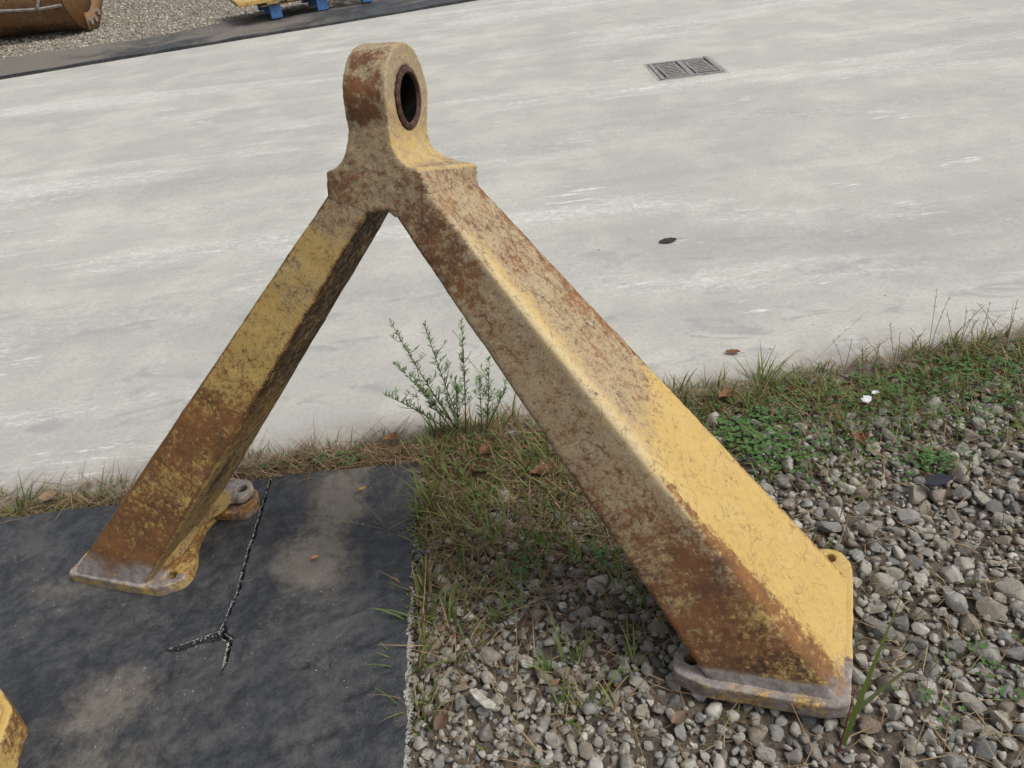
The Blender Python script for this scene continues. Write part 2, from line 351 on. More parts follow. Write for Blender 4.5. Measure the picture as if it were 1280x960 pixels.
# ------------------------------------------------------------------ A-frame
u = V3(.94139846, -.33729651, 0); n_ = V3(.33729651, .94139846, 0); MO = V3(-.34748727, 1.33485393, 0)
w = V3(.09692144, .27050886, .95782629); m_ = V3(.32307146, .90169619, -.28734789)
P = lambda a, b, h: MO+a*u+b*m_+h*w              # frame's leaning axes
G = lambda a, n, z: MO+a*u+n*n_+V3(0, 0, z)      # ground axes
af = thing('a_frame', MO, 'big rusty yellow steel A-frame with a round eye, standing on rubber mat and gravel', 'steel A-frame')
ZP = .040
def cream(f, s, t):      # paler cream band in the paint colour along the near ridge of the right leg
    d = s if f == 1 else (1-s if f == 0 else 9)
    wd = .12 if f == 1 else .085
    return math.exp(-(d/wd)**2)*sst(.04, .14, t)*(1-sst(.52, .72, t))
def leg(bot, top, maskf):
    bot = [G(*p) for p in bot]; top = [P(*p) for p in top]
    NT, K = 170, 16; rad = .085
    V, A, LU = [], [], []
    ring = []   # (corner weights, face id, s)
    for q in range(4):
        a, b = q, (q+1) % 4
        for s in np.linspace(rad, 1-rad, K): ring.append(('e', a, b, s))
        for tt in (.25, .5, .75): ring.append(('c', b, (b+1) % 4, q, tt))
    for it in range(NT+1):
        t = it/NT; C = [top[i]*(1-t)+bot[i]*t for i in range(4)]
        cen = sum(C)/4
        for r in ring:
            if r[0] == 'e':
                p = C[r[1]]*(1-r[3])+C[r[2]]*r[3]; fid, s = r[1], r[3]
            else:
                b, c2, a, tt = r[1], r[2], r[3], r[4]
                p0 = C[a]*rad+C[b]*(1-rad); p2 = C[b]*(1-rad)+C[c2]*rad
                p = p0*(1-tt)**2+C[b]*2*tt*(1-tt)+p2*tt*tt; fid, s = (a, 1.0) if tt < .5 else (b, 0.0)
            d = .0022*fbm(p, 9)+.0007*fbm(p, 60, 2)
            o = p-cen; p = p+o/np.linalg.norm(o)*d
            V.append(p); A.append(maskf(fid, s, t, p))
            LU.append((s, t, cream(fid, s, t) if maskf is mask_right else 0., fid))
    nr = len(ring); F = []
    for it in range(NT):
        for k in range(nr):
            k2 = (k+1) % nr; F.append((it*nr+k, (it+1)*nr+k, (it+1)*nr+k2, it*nr+k2))
    F += [tuple(range(nr)), tuple(range(NT*nr+nr-1, NT*nr-1, -1))]
    return obj('leg', V, F, M_frame, af, attrs={'mask': np.clip(np.array(A), 0, 1), 'luv': np.array(LU)})
def mask_right(f, s, t, p):
    q = fbm(p, 5); q2 = fbm(p, 14)
    r = g = b = a = 0.
    if f == 0:     # broad front face (s=0 inner edge, 1 ridge)
        r = .46-.16*sst(.08, .22, t)+.16*q+.16*sst(.5, .72, t)+.12*sst(.8, .95, t)
        r -= .26*sst(.66, .98, s)*(1-sst(.55, .75, t))
        r += .14*math.exp(-((s-.30)/.2)**2)*math.exp(-((t-.2)/.12)**2)
        r += .2*math.exp(-((s-.62)/.16)**2)*math.exp(-((t-.72)/.14)**2)
        g = .95-.35*sst(.62, .85, t)+.2*q-.35*sst(.86, .99, s)*(1-sst(.45, .65, t))
        r += .12-.20*math.exp(-((t-.42)/.16)**2)
        b = .13*sst(.30, .5, t)+.14*q2+.26*math.exp(-((t-.93)/.05)**2)*math.exp(-((s-.72)/.3)**2)
        b += .22*sst(.66, .85, t)*(.6+q2)
        b -= .25*sst(.75, .95, s)*(1-sst(.5, .7, t))
        a = .95*sst(.955, .985, t)+.2*sst(.9, .97, t)
        g = g if t > .1 else .9
    elif f == 1:   # outer face (s=0 ridge, 1 back edge)
        up = 1-sst(.42, .56, t+.10*(s-.5)+.05*q)
        r = .36*up+.08*q+.10*up*q2+.20*sst(.7, .98, s)*up
        g = .84*up*(1-.50*math.exp(-((s-.10)/.13)**2)*sst(.06, .12, t)*(1-.35*sst(.2, .4, t)))+.08*q+.10*q2*up
        r -= .22*up*math.exp(-((s-.10)/.13)**2)*sst(.05, .12, t)
        rb = .05+.20*sst(.55, .95, t)
        r += .62*(1-sst(rb*.55, rb, s))*sst(.50, .66, t)
        r += .12*(1-up)*(1+q2); g += .10*(1-up)*(1+2*q)+.16*sst(.88, 1, t)
        b = .45*math.exp(-((s-.4)/.1)**2)*math.exp(-((t-.085)/.02)**2)+.12*q2*up
        r += .35*sst(.965, 1, s)*sst(.5, .7, t)
        a = .45*(1-sst(.0, .25, s))*sst(.9, .98, t)
        if t > .965: a = max(a, .5*(1-s))
    else:
        r = .5+.1*q; b = .25+.2*q; g = .4
    return r, g, b, a
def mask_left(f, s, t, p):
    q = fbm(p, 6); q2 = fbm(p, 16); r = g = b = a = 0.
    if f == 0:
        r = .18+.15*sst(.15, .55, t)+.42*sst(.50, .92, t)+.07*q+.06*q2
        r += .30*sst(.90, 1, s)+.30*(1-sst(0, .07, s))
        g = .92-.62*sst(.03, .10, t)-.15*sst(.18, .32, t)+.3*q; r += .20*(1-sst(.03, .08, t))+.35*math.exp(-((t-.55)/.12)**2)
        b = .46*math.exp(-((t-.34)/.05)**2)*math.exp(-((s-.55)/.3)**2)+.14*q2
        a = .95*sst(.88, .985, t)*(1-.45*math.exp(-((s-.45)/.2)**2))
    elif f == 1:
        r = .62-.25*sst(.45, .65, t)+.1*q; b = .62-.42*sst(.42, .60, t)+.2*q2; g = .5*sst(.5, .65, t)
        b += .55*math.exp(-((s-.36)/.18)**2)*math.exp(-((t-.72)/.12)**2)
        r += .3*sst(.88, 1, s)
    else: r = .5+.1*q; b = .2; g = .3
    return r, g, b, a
leg([(.738, -.020, ZP-.004), (1.027, -.018, ZP-.004), (1.052, .345, ZP), (.76, .33, ZP)], [(.035, .0005, 1.045), (.112, .0005, 1.092), (.160, .198, 1.085), (.05, .198, 1.045)], mask_right)
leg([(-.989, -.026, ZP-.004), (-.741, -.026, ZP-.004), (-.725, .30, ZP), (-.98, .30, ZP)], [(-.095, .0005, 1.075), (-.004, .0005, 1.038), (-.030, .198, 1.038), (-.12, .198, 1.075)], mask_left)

# crown with the eye: eye plate (outline in b,h) + flared block (outline in a,h), fused
CH, CB, RO, RI = 1.257, .100, .110, .0625
mb = MB(); NA = 96; th0, th1 = -.044, .052
hw_h = [1.07, 1.10, 1.13, 1.16, 1.19, 1.215, 1.235, CH]; hw_w = [.1005, .1005, .0985, .0965, .0975, .1020, .1065, RO]
ring_o = [(CB+RO*math.cos(t), CH+RO*math.sin(t)) for t in np.linspace(0, math.pi, 49)]
hs_ = np.linspace(CH-.008, 1.07, 20)
ring_o += [(CB-np.interp(h, hw_h, hw_w), h) for h in hs_]+[(CB+x, 1.068) for x in np.linspace(-.08, .08, 9)]+[(CB+np.interp(h, hw_h, hw_w), h) for h in hs_[::-1]]
NA = len(ring_o)
ring_i = []
for b_, h_ in ring_o:
    t = math.atan2(h_-CH, b_-CB); ring_i.append((CB+RI*math.cos(t), CH+RI*math.sin(t)))
ev = []
for a_ in (th0, th1):
    ev += [P(a_, b, h) for b, h in ring_o]; ev += [P(a_, b, h) for b, h in ring_i]
ef = []
for k in range(NA):
    k2 = (k+1) % NA; O0, I0, O1, I1 = 0, NA, 2*NA, 3*NA
    ef += [(O0+k, O0+k2, I0+k2, I0+k), (O1+k, I1+k, I1+k2, O1+k2), (O0+k, O1+k, O1+k2, O0+k2), (I0+k, I0+k2, I1+k2, I1+k)]
mb.add(ev, ef)
prof = [(-.103, 1.052), (-.100, 1.112)]
for t in np.linspace(0, math.pi/2, 9): prof.append((-.100+.056*math.sin(t), 1.114+.075*(1-math.cos(t))))
for t in np.linspace(math.pi/2, 0, 9): prof.append((.105-.053*math.sin(t), 1.120+.075*(1-math.cos(t))))
prof += [(.109, 1.116), (.1345, 1.068), (.052, 1.018), (.034, 1.032), (.012, 1.034), (-.012, 1.026)]
bv = []; np_ = len(prof)
for b in (-.0005, .1995):
    for a_, h in prof: bv.append(P(a_+(.30 if h > 1.1 else .19)*b*sst(.052, .11, a_)-.10*b*sst(-.05, -.1, a_), b, h))
mb.add(bv, [tuple(range(np_-1, -1, -1)), tuple(range(np_, 2*np_))]+[(k, (k+1) % np_, np_+(k+1) % np_, np_+k) for k in range(np_)])
v, f, nn = mb.remeshed(.0034, 14)
A = []
for i in range(len(v)):
    p = v[i]; d = p-MO; a_ = d@u; b_ = d@m_; h_ = d@w; nu = nn[i]@u; nm = nn[i]@m_; nw = nn[i]@w
    q = fbm(p, 9); q2 = fbm(p, 30)
    v[i] = p+nn[i]*(.0016*q+.0012*fbm(p, 45, 2))
    fr = sst(.2, .6, -nm) if nu < .6 else 0
    r = .30+.14*q; g = .88; b = .03+.1*q2
    if nu > .55: r = .08+.10*q; g = .62+.3*sst(1.2, 1.33, h_)-.3*sst(1.2, 1.15, h_); b = .06+.12*q
    if nu > .3 and h_ < 1.112: r = .36+.1*q; g = .95
    elif nu > .3 and h_ < 1.2: r = .05; g = .50
    topz = sst(1.19, 1.235, h_+.02*q)*(1-sst(1.335, 1.36, h_+.01*q))
    rim = (b_ < .075)*(nu < .55)*(nu > -.8)
    r += (.50+.5*q)*topz*rim*sst(-.045, -.03, a_+.01*q2)*(1-sst(.030, .046, a_))
    r += .16*(h_ < 1.115)*fr+.12*math.exp(-((h_-1.16)/.03)**2)*math.exp(-((a_-.02)/.03)**2)
    b += .2*math.exp(-((h_-1.078)/.006)**2)*fr
    A.append((r, g, b, .10*(h_ < 1.2)*fr))
crown = obj('eye_head', v, f, M_frame, af, attrs={'mask': np.clip(np.array(A), 0, 1)})
# bushing pressed into the eye
prof_b = [(-.047, .0630), (-.047, .047), (.040, .0465), (.052, .0490), (.058, .0520), (.058, .0585), (.055, .0630)]
bv, bf = [], []; NB = 64
for k in range(NB):
    t = 2*math.pi*k/NB
    for a_, r in prof_b: bv.append(P(a_, CB+r*math.cos(t), CH+r*math.sin(t)))
kk = len(prof_b)
for k in range(NB):
    k2 = (k+1) % NB
    for j in range(kk): j2 = (j+1) % kk; bf.append((k*kk+j, k*kk+j2, k2*kk+j2, k2*kk+j))
bush = obj('bushing', bv, bf, M_bush, crown, sharp=40)
bv, bf = [], []
for k in range(NB):
    t = 2*math.pi*k/NB
    for a_ in (-.046, .0515): bv.append(P(a_, CB+.0480*math.cos(t), CH+.0480*math.sin(t))); bv.append(P(a_, CB+.0445*math.cos(t), CH+.0445*math.sin(t)))
for k in range(NB):
    a0 = k*4; b0 = ((k+1) % NB)*4; bf += [(a0, b0, b0+2, a0+2), (a0+1, a0+3, b0+3, b0+1), (a0, a0+1, b0+1, b0), (a0+2, b0+2, b0+3, a0+3)]
obj('bore_liner', bv, bf, M_black, crown)

def round_out(pts, r=.02, n=5):
    out = []
    for i, p in enumerate(pts):
        p = np.array(p[:2], float); a = np.array(pts[i-1][:2], float); b = np.array(pts[(i+1) % len(pts)][:2], float)
        rr = pts[i][2] if len(pts[i]) > 2 else r
        d1 = (a-p); d2 = (b-p); l1, l2 = np.linalg.norm(d1), np.linalg.norm(d2); rr = min(rr, l1*.48, l2*.48)
        q0 = p+d1/l1*rr; q2 = p+d2/l2*rr
        for t in np.linspace(0, 1, n): out.append(tuple(q0*(1-t)**2+p*2*t*(1-t)+q2*t*t))
    return out
def foot(outline, holes, z0, z1, maskf, extra=None, name='foot_plate', parent=None, voxel=.0045):
    mb = MB(); o = [tuple(G(a, n, 0)[:2]) for a, n in round_out(outline)]
    mb.prism(o, z0, z1, [(*G(a, n, 0)[:2], r) for a, n, r in holes])
    if extra: extra(mb)
    v, f, nn = mb.remeshed(voxel, 2); A = []
    for i in range(len(v)):
        v[i] += nn[i]*(.0015*fbm(v[i], 14)+.0007*fbm(v[i], 60, 2)); A.append(maskf(v[i], nn[i]))
    return obj(name, v, f, M_frame, parent or af, attrs={'mask': np.clip(np.array(A), 0, 1)})
def gusset(bot, top, maskf):
    """curved web between a leg and its plate: lofted from plan points (bottom) to points on the leg face"""
    V, A = [], []; NU = 24; NV = 18; n = len(bot)
    tb = np.linspace(0, n-1, NU)
    lerp = lambda L, t: L[min(int(t), n-2)]*(1-(t-min(int(t), n-2)))+L[min(int(t), n-2)+1]*(t-min(int(t), n-2))
    B = [G(*p) for p in bot]; T = [G(*p) for p in top]; F = []
    for side in (0, 1):
        for i in range(NU):
            for j in range(NV):
                s = j/(NV-1); b = lerp(B, tb[i]); t_ = lerp(T, tb[i])
                p = b*(1-s)+t_*s; k = s*(1-s)*1.1
                p = p+ (V3(t_[0]-b[0], t_[1]-b[1], 0)*k*.55) - V3(0, 0, .06*k)
                if side: p = p-u*.03*(1 if bot[0][0] < 0 else -1)
                V.append(p); A.append(maskf(p, s))
    for side in (0, 1):
        o0 = side*NU*NV
        for i in range(NU-1):
            for j in range(NV-1): F.append((o0+i*NV+j, o0+(i+1)*NV+j, o0+(i+1)*NV+j+1, o0+i*NV+j+1))
    return obj('gusset', V, F, M_frame, af, attrs={'mask': np.clip(np.array(A), 0, 1)})
def mk_left_plate(p, n):
    d = p-MO; nn_ = d@n_; q = fbm(p, 20)
    return .40+.2*q+.2*sst(.0, .1, nn_), .2, .10+.1*q, (.80 if nn_ < .03 else .25)+.25*q-.25*(n[2] < .3)
foot([(-1.0, -.032), (-.745, -.034), (-.690, -.026), (-.640, .018, .03), (-.648, .075, .04), (-.700, .150, .06), (-.715, .235, .06), (-.70, .34), (-.99, .34), (-1.0, .02)], [(-.690, .022, .017)], .004, .042, mk_left_plate)
# clevis lug on the inner back corner: two leaves with a gap
def lug_mask(p, n): q = fbm(p, 25); return .30+.3*q, .3, .36+.2*q, .70+.3*q
foot([(-.80, .25), (-.735, .275), (-.665, .292, .012), (-.630, .300, .012), (-.612, .345, .014), (-.645, .382, .014), (-.75, .385), (-.80, .36)], [(-.652, .342, .016)], .056, .078, lug_mask, name='clevis_lug')
foot([(-.80, .25), (-.72, .26), (-.655, .265, .012), (-.617, .275, .012), (-.598, .325, .014), (-.63, .38, .014), (-.75, .38), (-.80, .36)], [(-.645, .338, .015)], .012, .046, lambda p, n: (.70, .2, .42, .38+.4*fbm(p, 20)), name='clevis_lug')
gusset([(-.745, .0, .043), (-.700, .10, .043), (-.716, .20, .043), (-.675, .275, .05), (-.655, .30, .07)], [(-.730, .0, .10), (-.712, .09, .20), (-.700, .19, .25), (-.69, .27, .24), (-.69, .30, .22)],
       lambda p, s: (.36+.25*fbm(p, 12)+.25*(s > .8), .45, .14+.12*fbm(p, 30), 0))
def mk_right_plate(p, n):
    d = p-MO; nn_ = d@n_; a_ = d@u; q = fbm(p, 18)
    if nn_ > .0 and n[2] < .5 and a_ > .9:
        e = sst(.02, .16, nn_+.03*q); return .55-.43*e+.2*q, .3, .08, .8*(1-e)
    if nn_ > .1: return .12+.2*q, .1, .05, .05
    return .62+.3*q, .5, .15+.15*q, .58+.5*q+.15*(n[2] > .6)
foot([(.664, .03, .03), (.668, -.012, .03), (.735, -.036, .03), (1.0, -.036, .02), (1.037, -.022, .012), (1.047, .10), (1.062, .33), (1.062, .385, .02), (1.035, .425, .02), (.975, .425, .03), (.955, .37), (.80, .36), (.73, .16), (.712, .09), (.685, .085, .025)], [(.706, .030, .017), (1.012, .396, .013)], -.002, .042, mk_right_plate)

# ------------------------------------------------------------------ rubber mat with a slit and frayed edges
def edge_x(y): return -.322+.010*math.sin(y*3.1+.4)+.006*fbm((0, y, 5), 6)+(.0 if y < 1.8 else .012*(y-1.8)/.2)
SEAM = [(-.797, 2.01), (-.800, 1.763), (-.803, 1.548), (-.817, 1.39)]
TEAR = [[(-.817, 1.392), (-.869, 1.376), (-.917, 1.362), (-.95, 1.355)], [(-.81, 1.385), (-.782, 1.36), (-.778, 1.276)]]
def seg_d(p, pl):
    best = (9, 0, 0)
    L = 0
    for a, b in zip(pl[:-1], pl[1:]):
        ax, ay = a; bx, by = b; dx, dy = bx-ax, by-ay; l2 = dx*dx+dy*dy
        t = max(0, min(1, ((p[0]-ax)*dx+(p[1]-ay)*dy)/l2)); ex, ey = p[0]-ax-t*dx, p[1]-ay-t*dy
        d = math.hypot(ex, ey)
        if d < best[0]: best = (d, L+t*math.sqrt(l2), dx*ey-dy*ex)
        L += math.sqrt(l2)
    return best
xs = np.r_[-3.4, -3.0, -2.6, -2.3, -2.1, -1.95, np.arange(-1.8, -.3199, .0042)]; xs[-1] = -.32
ys = np.r_[.0, .2, .4, .6, .7, np.arange(.78, 2.0, .0042), 2.0]
nx, ny = len(xs), len(ys); V = []; A = []
DUST = [(-.58, 1.80, .10, .20, 1.0), (-.60, 1.62, .13, .18, .95), (-.545, 1.94, .09, .10, .6), (-1.05, 1.22, .16, .12, .75), (-.98, 1.05, .2, .10, .6), (-1.28, 1.62, .14, .07, .5), (-.66, 1.42, .12, .09, .35), (-1.5, 1.7, .1, .08, .4), (-.55, 1.12, .16, .2, .2), (-.8, 1.15, .16, .1, .3)]
DENT = [(-.62, 1.245, .05, .02), (-.50, 1.40, .05, .012), (-.74, 1.18, .03, .03), (-.43, 1.30, .035, .011), (-.57, 1.05, .07, .010), (-1.32, 1.50, .05, .014), (-.95, 1.27, .05, .02), (-.66, 1.50, .045, .008), (-1.18, 1.34, .03, .03), (-.45, 1.17, .04, .01)]
for y in ys:
    for x in xs:
        ex = edge_x(y); X = x if x < -1.8 else -1.8+(x+1.8)*(ex+1.8)/1.48
        yb = 1.992+.006*fbm((x, 0, 2), 4)-.034*sst(-.80, -1.0, x)
        Y = y if y < .78 else .78+(y-.78)*(yb-.78)/1.22
        p = (X, Y, 0); z = .010+.008*fbm(p, 2.4)+.0045*fbm((X*.8, Y*1.3, 0), 9)+.0016*fbm(p, 30, 3)
        g = 0.
        for dx, dy, sx, sy in DENT:
            k_ = fbm((X, Y, 8), 16)*.4
            e = ((X-dx)/sx+k_)**2+((Y-dy-.3*(X-dx))/sy+k_)**2
            if e < 6: q = math.exp(-e); z -= .013*q*(1 if Y > dy else .3); g += .25*q
        z += .004*math.exp(-((Y-1.22-.2*(X+.6))/.05)**2)
        wob = .004*fbm((X, Y, 1), 18)
        d, L, sd_ = seg_d((X+wob, Y), SEAM)
        wd = .0045+.0015*fbm((0, Y, 9), 12)
        if d < .03:
            z += .005*math.exp(-(d/.018)**2)*(1 if sd_ > 0 else .2); k_ = 1-sst(wd*.6, wd*1.5, d); z -= .024*k_; g = max(g, k_)
        for T, ww in zip(TEAR, (.015, .007)):
            d, L, sd_ = seg_d((X, Y+wob), T)
            if d < .03:
                wl = ww*(1-.6*L/.14); k_ = 1-sst(wl*.6, wl*1.6, d); z -= .024*k_; g = max(g, k_); z += .010*math.exp(-(d/.02)**2)*(1 if sd_ > 0 else 0)*(1-k_)
        r = 0.
        for dx, dy, sx, sy, am in DUST:
            k_ = 1+.8*fbm((X, Y, 3), 5); r = max(r, am*math.exp(-(((X-dx)/sx)**2+((Y-dy)/sy)**2)**1.3*k_))
        r += .10*fbm(p, 3)
        V.append((X, Y, z)); A.append((max(0, r), min(1, g), 0, 1))
F = []
i = (np.arange(ny-1)[:, None]*nx+np.arange(nx-1)[None]).reshape(-1); F = np.stack([i, i+1, i+nx+1, i+nx], 1)
V = np.array(V); A = np.array(A)
# thickness: skirt down along the right and back edges
edge = [j*nx+nx-1 for j in range(ny)]+[(ny-1)*nx+k for k in range(nx-2, -1, -1)]
sk = V[edge].copy(); sk[:, 2] = -.03; k0 = len(V); V = np.r_[V, sk]; A = np.r_[A, np.tile([[0.05, .3, 0, 1]], (len(edge), 1))]
F = np.r_[F, np.array([(edge[k], k0+k, k0+k+1, edge[k+1]) for k in range(len(edge)-1)])]
matt = obj('rubber_mat', V, F, M_rubber, None, (-.9, 1.4, 0), attrs={'mask': A}, sharp=50)
tag(matt, 'slit dusty black rubber mat with frayed white edge under the left foot', 'rubber mat')
fr = MB(); U_ = random.uniform
def tuft(p, d, L, wd):
    p = Vector(p); d = Vector(d).normalized(); s = d.cross(Vector((0, 0, 1))); s = s.normalized() if s.length > .01 else Vector((1, 0, 0))
    e = p+d*L+Vector((0, 0, random.uniform(-.4, .3)*L)); up = Vector((0, 0, wd*.7))
    fr.add([p-s*wd, p+s*wd, p+up, e], [(0, 1, 3), (1, 2, 3), (2, 0, 3), (0, 2, 1)])
y = .80
while y < 1.985:
    hv = sst(1.62, 1.30, y); x = edge_x(y)
    for _ in range(1+int(2*hv)):
        tuft((x+random.uniform(-.004, .002), y+random.uniform(-.003, .003), .006+.008*fbm((x, y, 0), 2.4)+random.uniform(-.012, .004)), (random.uniform(.2, 1), random.uniform(-.8, .8), random.uniform(-.3, .5)), random.uniform(.006, .012+.010*hv), random.uniform(.0014, .0032+.0016*hv))
    y += random.uniform(.002, .007)*(1 if hv > .3 else 1.6)
for pl, wz, rr in ((SEAM, .0046, .0016), (TEAR[1], .007, .0028), (TEAR[1], -.006, .002), (TEAR[0], .012, .0012)):
    pts = []
    for a, b in zip(pl[:-1], pl[1:]):
        dx, dy = b[0]-a[0], b[1]-a[1]; l = math.hypot(dx, dy)
        for q in np.arange(0, l, .006):
            X, Y = a[0]+dx*q/l+dy/l*wz, a[1]+dy*q/l-dx/l*wz
            if pl is SEAM: X -= .004*fbm((X, Y, 1), 18)
            pts.append((X+U_(-.0006, .0006), Y+U_(-.0006, .0006), .0075+.008*fbm((X, Y, 0), 2.4)+.003*fbm((X*.8, Y*1.3, 0), 9)+U_(-.001, .001)))
    fr.tube(pts, [max(.0002, rr*U_(-.2, 1)) for _ in pts], 4)
for pl, L0, st, wz in ((SEAM, .60, .0022, .0048), (TEAR[0], .12, .002, .009), (TEAR[1], .13, .0007, .009)):
    L = 0
    for a, b in zip(pl[:-1], pl[1:]):
        dx, dy = b[0]-a[0], b[1]-a[1]; l = math.hypot(dx, dy); k = int(l/st)
        for q in range(k):
            if random.random() < (.85 if pl is TEAR[0] else .72): continue
            t = q/k; side = -1 if pl is not TEAR[1] else random.choice((-1, 1)); ox, oy = -dy/l*side*wz, dx/l*side*wz
            X, Y = a[0]+dx*t+ox-.003*fbm((a[0], a[1]+dy*t, 1), 18), a[1]+dy*t+oy
            tuft((X, Y, .007+.008*fbm((X, Y, 0), 2.4)+random.uniform(-.008, .003)), (-ox+random.uniform(-.003, .003), -oy+random.uniform(-.003, .003), random.uniform(-.001, .004)), random.uniform(.004, .009), random.uniform(.0012, .0024))
tag(fr.obj('frayed_threads', M_fray, matt), kind='stuff')

# ------------------------------------------------------------------ stones
def stone_mesh(seed, sub):
    r = np.random.default_rng(seed); bm = bmesh.new(); bmesh.ops.create_icosphere(bm, subdivisions=sub, radius=1)
    cuts = []
    for _ in range(12):
        d = r.normal(size=3); d /= np.linalg.norm(d); cuts.append((Vector(d), r.uniform(.48, .85)))
    off = Vector(r.uniform(0, 50, 3)); sc = Vector((r.uniform(.95, 1.35), r.uniform(.75, 1.05), r.uniform(.55, .8)))
    for v in bm.verts:
        p = v.co.copy(); p += p*.14*noise.noise(p*1.3+off)
        for d, k in cuts:
            e = p.dot(d)-k
            if e > 0: p -= d*e*.94
        p += p*.05*noise.noise(p*3.5+off)
        v.co = Vector((p.x*sc.x, p.y*sc.y, p.z*sc.z))
    bm.verts.index_update()
    V = np.array([v.co[:] for v in bm.verts]); F = np.array([[v.index for v in f.verts] for f in bm.faces]); bm.free(); return V, F
HI = [stone_mesh(100+i, 3) for i in range(14)]; LO = [stone_mesh(100+i, 2) for i in range(14)]
def in_plate(x, y):
    d = V3(x, y, 0)-MO; a_, b_ = d@u, d@n_
    return .64 < a_ < 1.09 and -.075 < b_ < .45
def gz(x, y): return -.028+.012*fbm((x, y, 3), 3.2)
cand = []; cell = {}
def free(x, y, r, k):
    cx, cy = int(x/.08), int(y/.08)
    for i in range(cx-1, cx+2):
        for j in range(cy-1, cy+2):
            for (X, Y, R_) in cell.get((i, j), ()):
                if (x-X)**2+(y-Y)**2 < (k*(r+R_))**2: return False
    cell.setdefault((cx, cy), []).append((x, y, r)); return True
def vis(p):
    d = p-V3(0, 0, 1.6); z = d@_f; return (d@R2)/z/.64, (d@U2)/z/.48, z
for _ in range(60000):
    x = rng.uniform(-.36, 2.9); y = rng.uniform(.55, 2.3)
    if y > near_y(x)-.0: continue
    if x < edge_x(y)+.004: continue
    vx, vy, vz = vis(V3(x, y, 0))
    if vx > 1.25 or vy < -1.25: continue
    big = rng.random()
    r = float(np.clip(rng.lognormal(math.log(.0215 if x > .6 else .017), .34), .009, .036))
    if x < -.26: r = min(r, .017)
    veg = sst(1.65, 2.0, y-.08*x)
    if rng.random() < veg*.25: continue
    if free(x, y, r, .80): cand.append([x, y, r, vz])
print('stones', len(cand))
inst = []
for x, y, r, vz in cand:
    z = gz(x, y)+r*rng.uniform(.0, .62)+rng.uniform(0, .008)
    if in_plate(x, y): z = min(z, -.02)
    inst.append((x, y, z, r, vz))
small = []
for _ in range(16000):
    x = rng.uniform(-.36, 2.9); y = rng.uniform(.55, 2.3)
    if y > near_y(x)+.03 or x < edge_x(y)+.002: continue
    vx, vy, vz = vis(V3(x, y, 0))
    if vx > 1.2 or vy < -1.2 or in_plate(x, y): continue
    r = rng.uniform(.004, .011); small.append((x, y, gz(x, y)+r*.5+rng.uniform(0, .012), r, vz))
def shown(s):
    vx, vy, vz = vis(V3(*s[:3])); return abs(vx) < 1 and abs(vy) < 1 and not in_plate(s[0], s[1])
order = sorted([k for k, s in enumerate(inst) if shown(s)], key=lambda k: -inst[k][3]/inst[k][4])[:300]; top300 = set(order)
hi_me = []
for i, (v, f) in enumerate(HI):
    me = mesh('stone', v, f, M_stone); me.set_sharp_from_angle(angle=math.radians(38)); hi_me.append(me)
def rot(): 
    a, b, c_ = rng.uniform(0, 6.283), rng.normal(0, .35), rng.normal(0, .35)
    return Matrix.Rotation(a, 3, 'Z') @ Matrix.Rotation(b, 3, 'X') @ Matrix.Rotation(c_, 3, 'Y')
for k in order:
    x, y, z, r, vz = inst[k]; o = bpy.data.objects.new('stone', hi_me[int(rng.integers(14))]); link(o); o.parent = ground
    o.location = (x, y, z); o.rotation_euler = rot().to_euler(); o.scale = (r, r, r)
def join_stones(lst, name, parent, shapes):
    VV, FF, RR = [], [], []; k0 = 0
    for x, y, z, r, *_ in lst:
        v, f = shapes[int(rng.integers(len(shapes)))]; M3 = np.array(rot())
        VV.append((v*r) @ M3.T+V3(x, y, z)); FF.append(f+k0); k0 += len(v)
        RR.append(np.tile([[rng.random(), rng.random(), 0, 1]], (len(v), 1)))
    o = obj(name, np.concatenate(VV), np.concatenate(FF), M_stone_s, parent, attrs={'rnd': np.concatenate(RR)}, sharp=45)
    return tag(o, kind='stuff')
join_stones([s for k, s in enumerate(inst) if k not in top300]+small, 'loose_stones', ground, LO)
# far yard: fine gravel seen beyond the road
TINY = [stone_mesh(300+i, 1) for i in range(8)]
fs = []
for _ in range(16000):
    x = rng.uniform(-9.5, 1.2); y = far_y(x)+rng.uniform(.9, 9)
    vx, vy, vz = vis(V3(x, y, 0))
    if abs(vx) < 1.1 and vy < 1.15: fs.append((x, y, -.008, rng.uniform(.012, .032)))
M_keep = M_stone_s; M_stone_s = M_pale; join_stones(fs, 'fine_stones', yard, TINY); M_stone_s = M_keep

# ------------------------------------------------------------------ belt strip along the far kerb, grate, bucket, pallet
bx = np.r_[np.linspace(-12, 1.6, 90)]; V = []; A = []
for j, t in enumerate((0, 0, .03, .2, .4, .6, .8, .97, 1, 1)):
    for x in bx:
        wdt = np.interp(x, [-12, -4.6, -4.0, -3.0, -1.5, .3, 1.6], [1.5, 1.25, 1.15, 1.45, 1.5, 1.25, 1.1])*(1+.05*fbm((x, 2, 2), 2))
        y0 = far_y(x)+.01*fbm((x, 0, 0), 3)
        z = (-.01 if j in (0, 9) else .030+.012*fbm((x, y0+t, 1), 1.4))
        z += (.02*fbm((x*2, t*4, 3), 1.5) if 1 < j < 8 else 0)
        V.append((x, y0+wdt*t, z)); nzv = fbm((x*.5, t*1.6, 4), 1.6)
        dust = 1.25-.85*sst(-4.6, -3.4, x)+.7*nzv+.25*math.exp(-((x+2.6)/.5)**2)*(t > .3)
        A.append((max(0, dust) if 1 < j < 9 else 0, .15 if j < 2 else 0, 0, 1))
nx = len(bx); i = (np.arange(9)[:, None]*nx+np.arange(nx-1)[None]).reshape(-1)
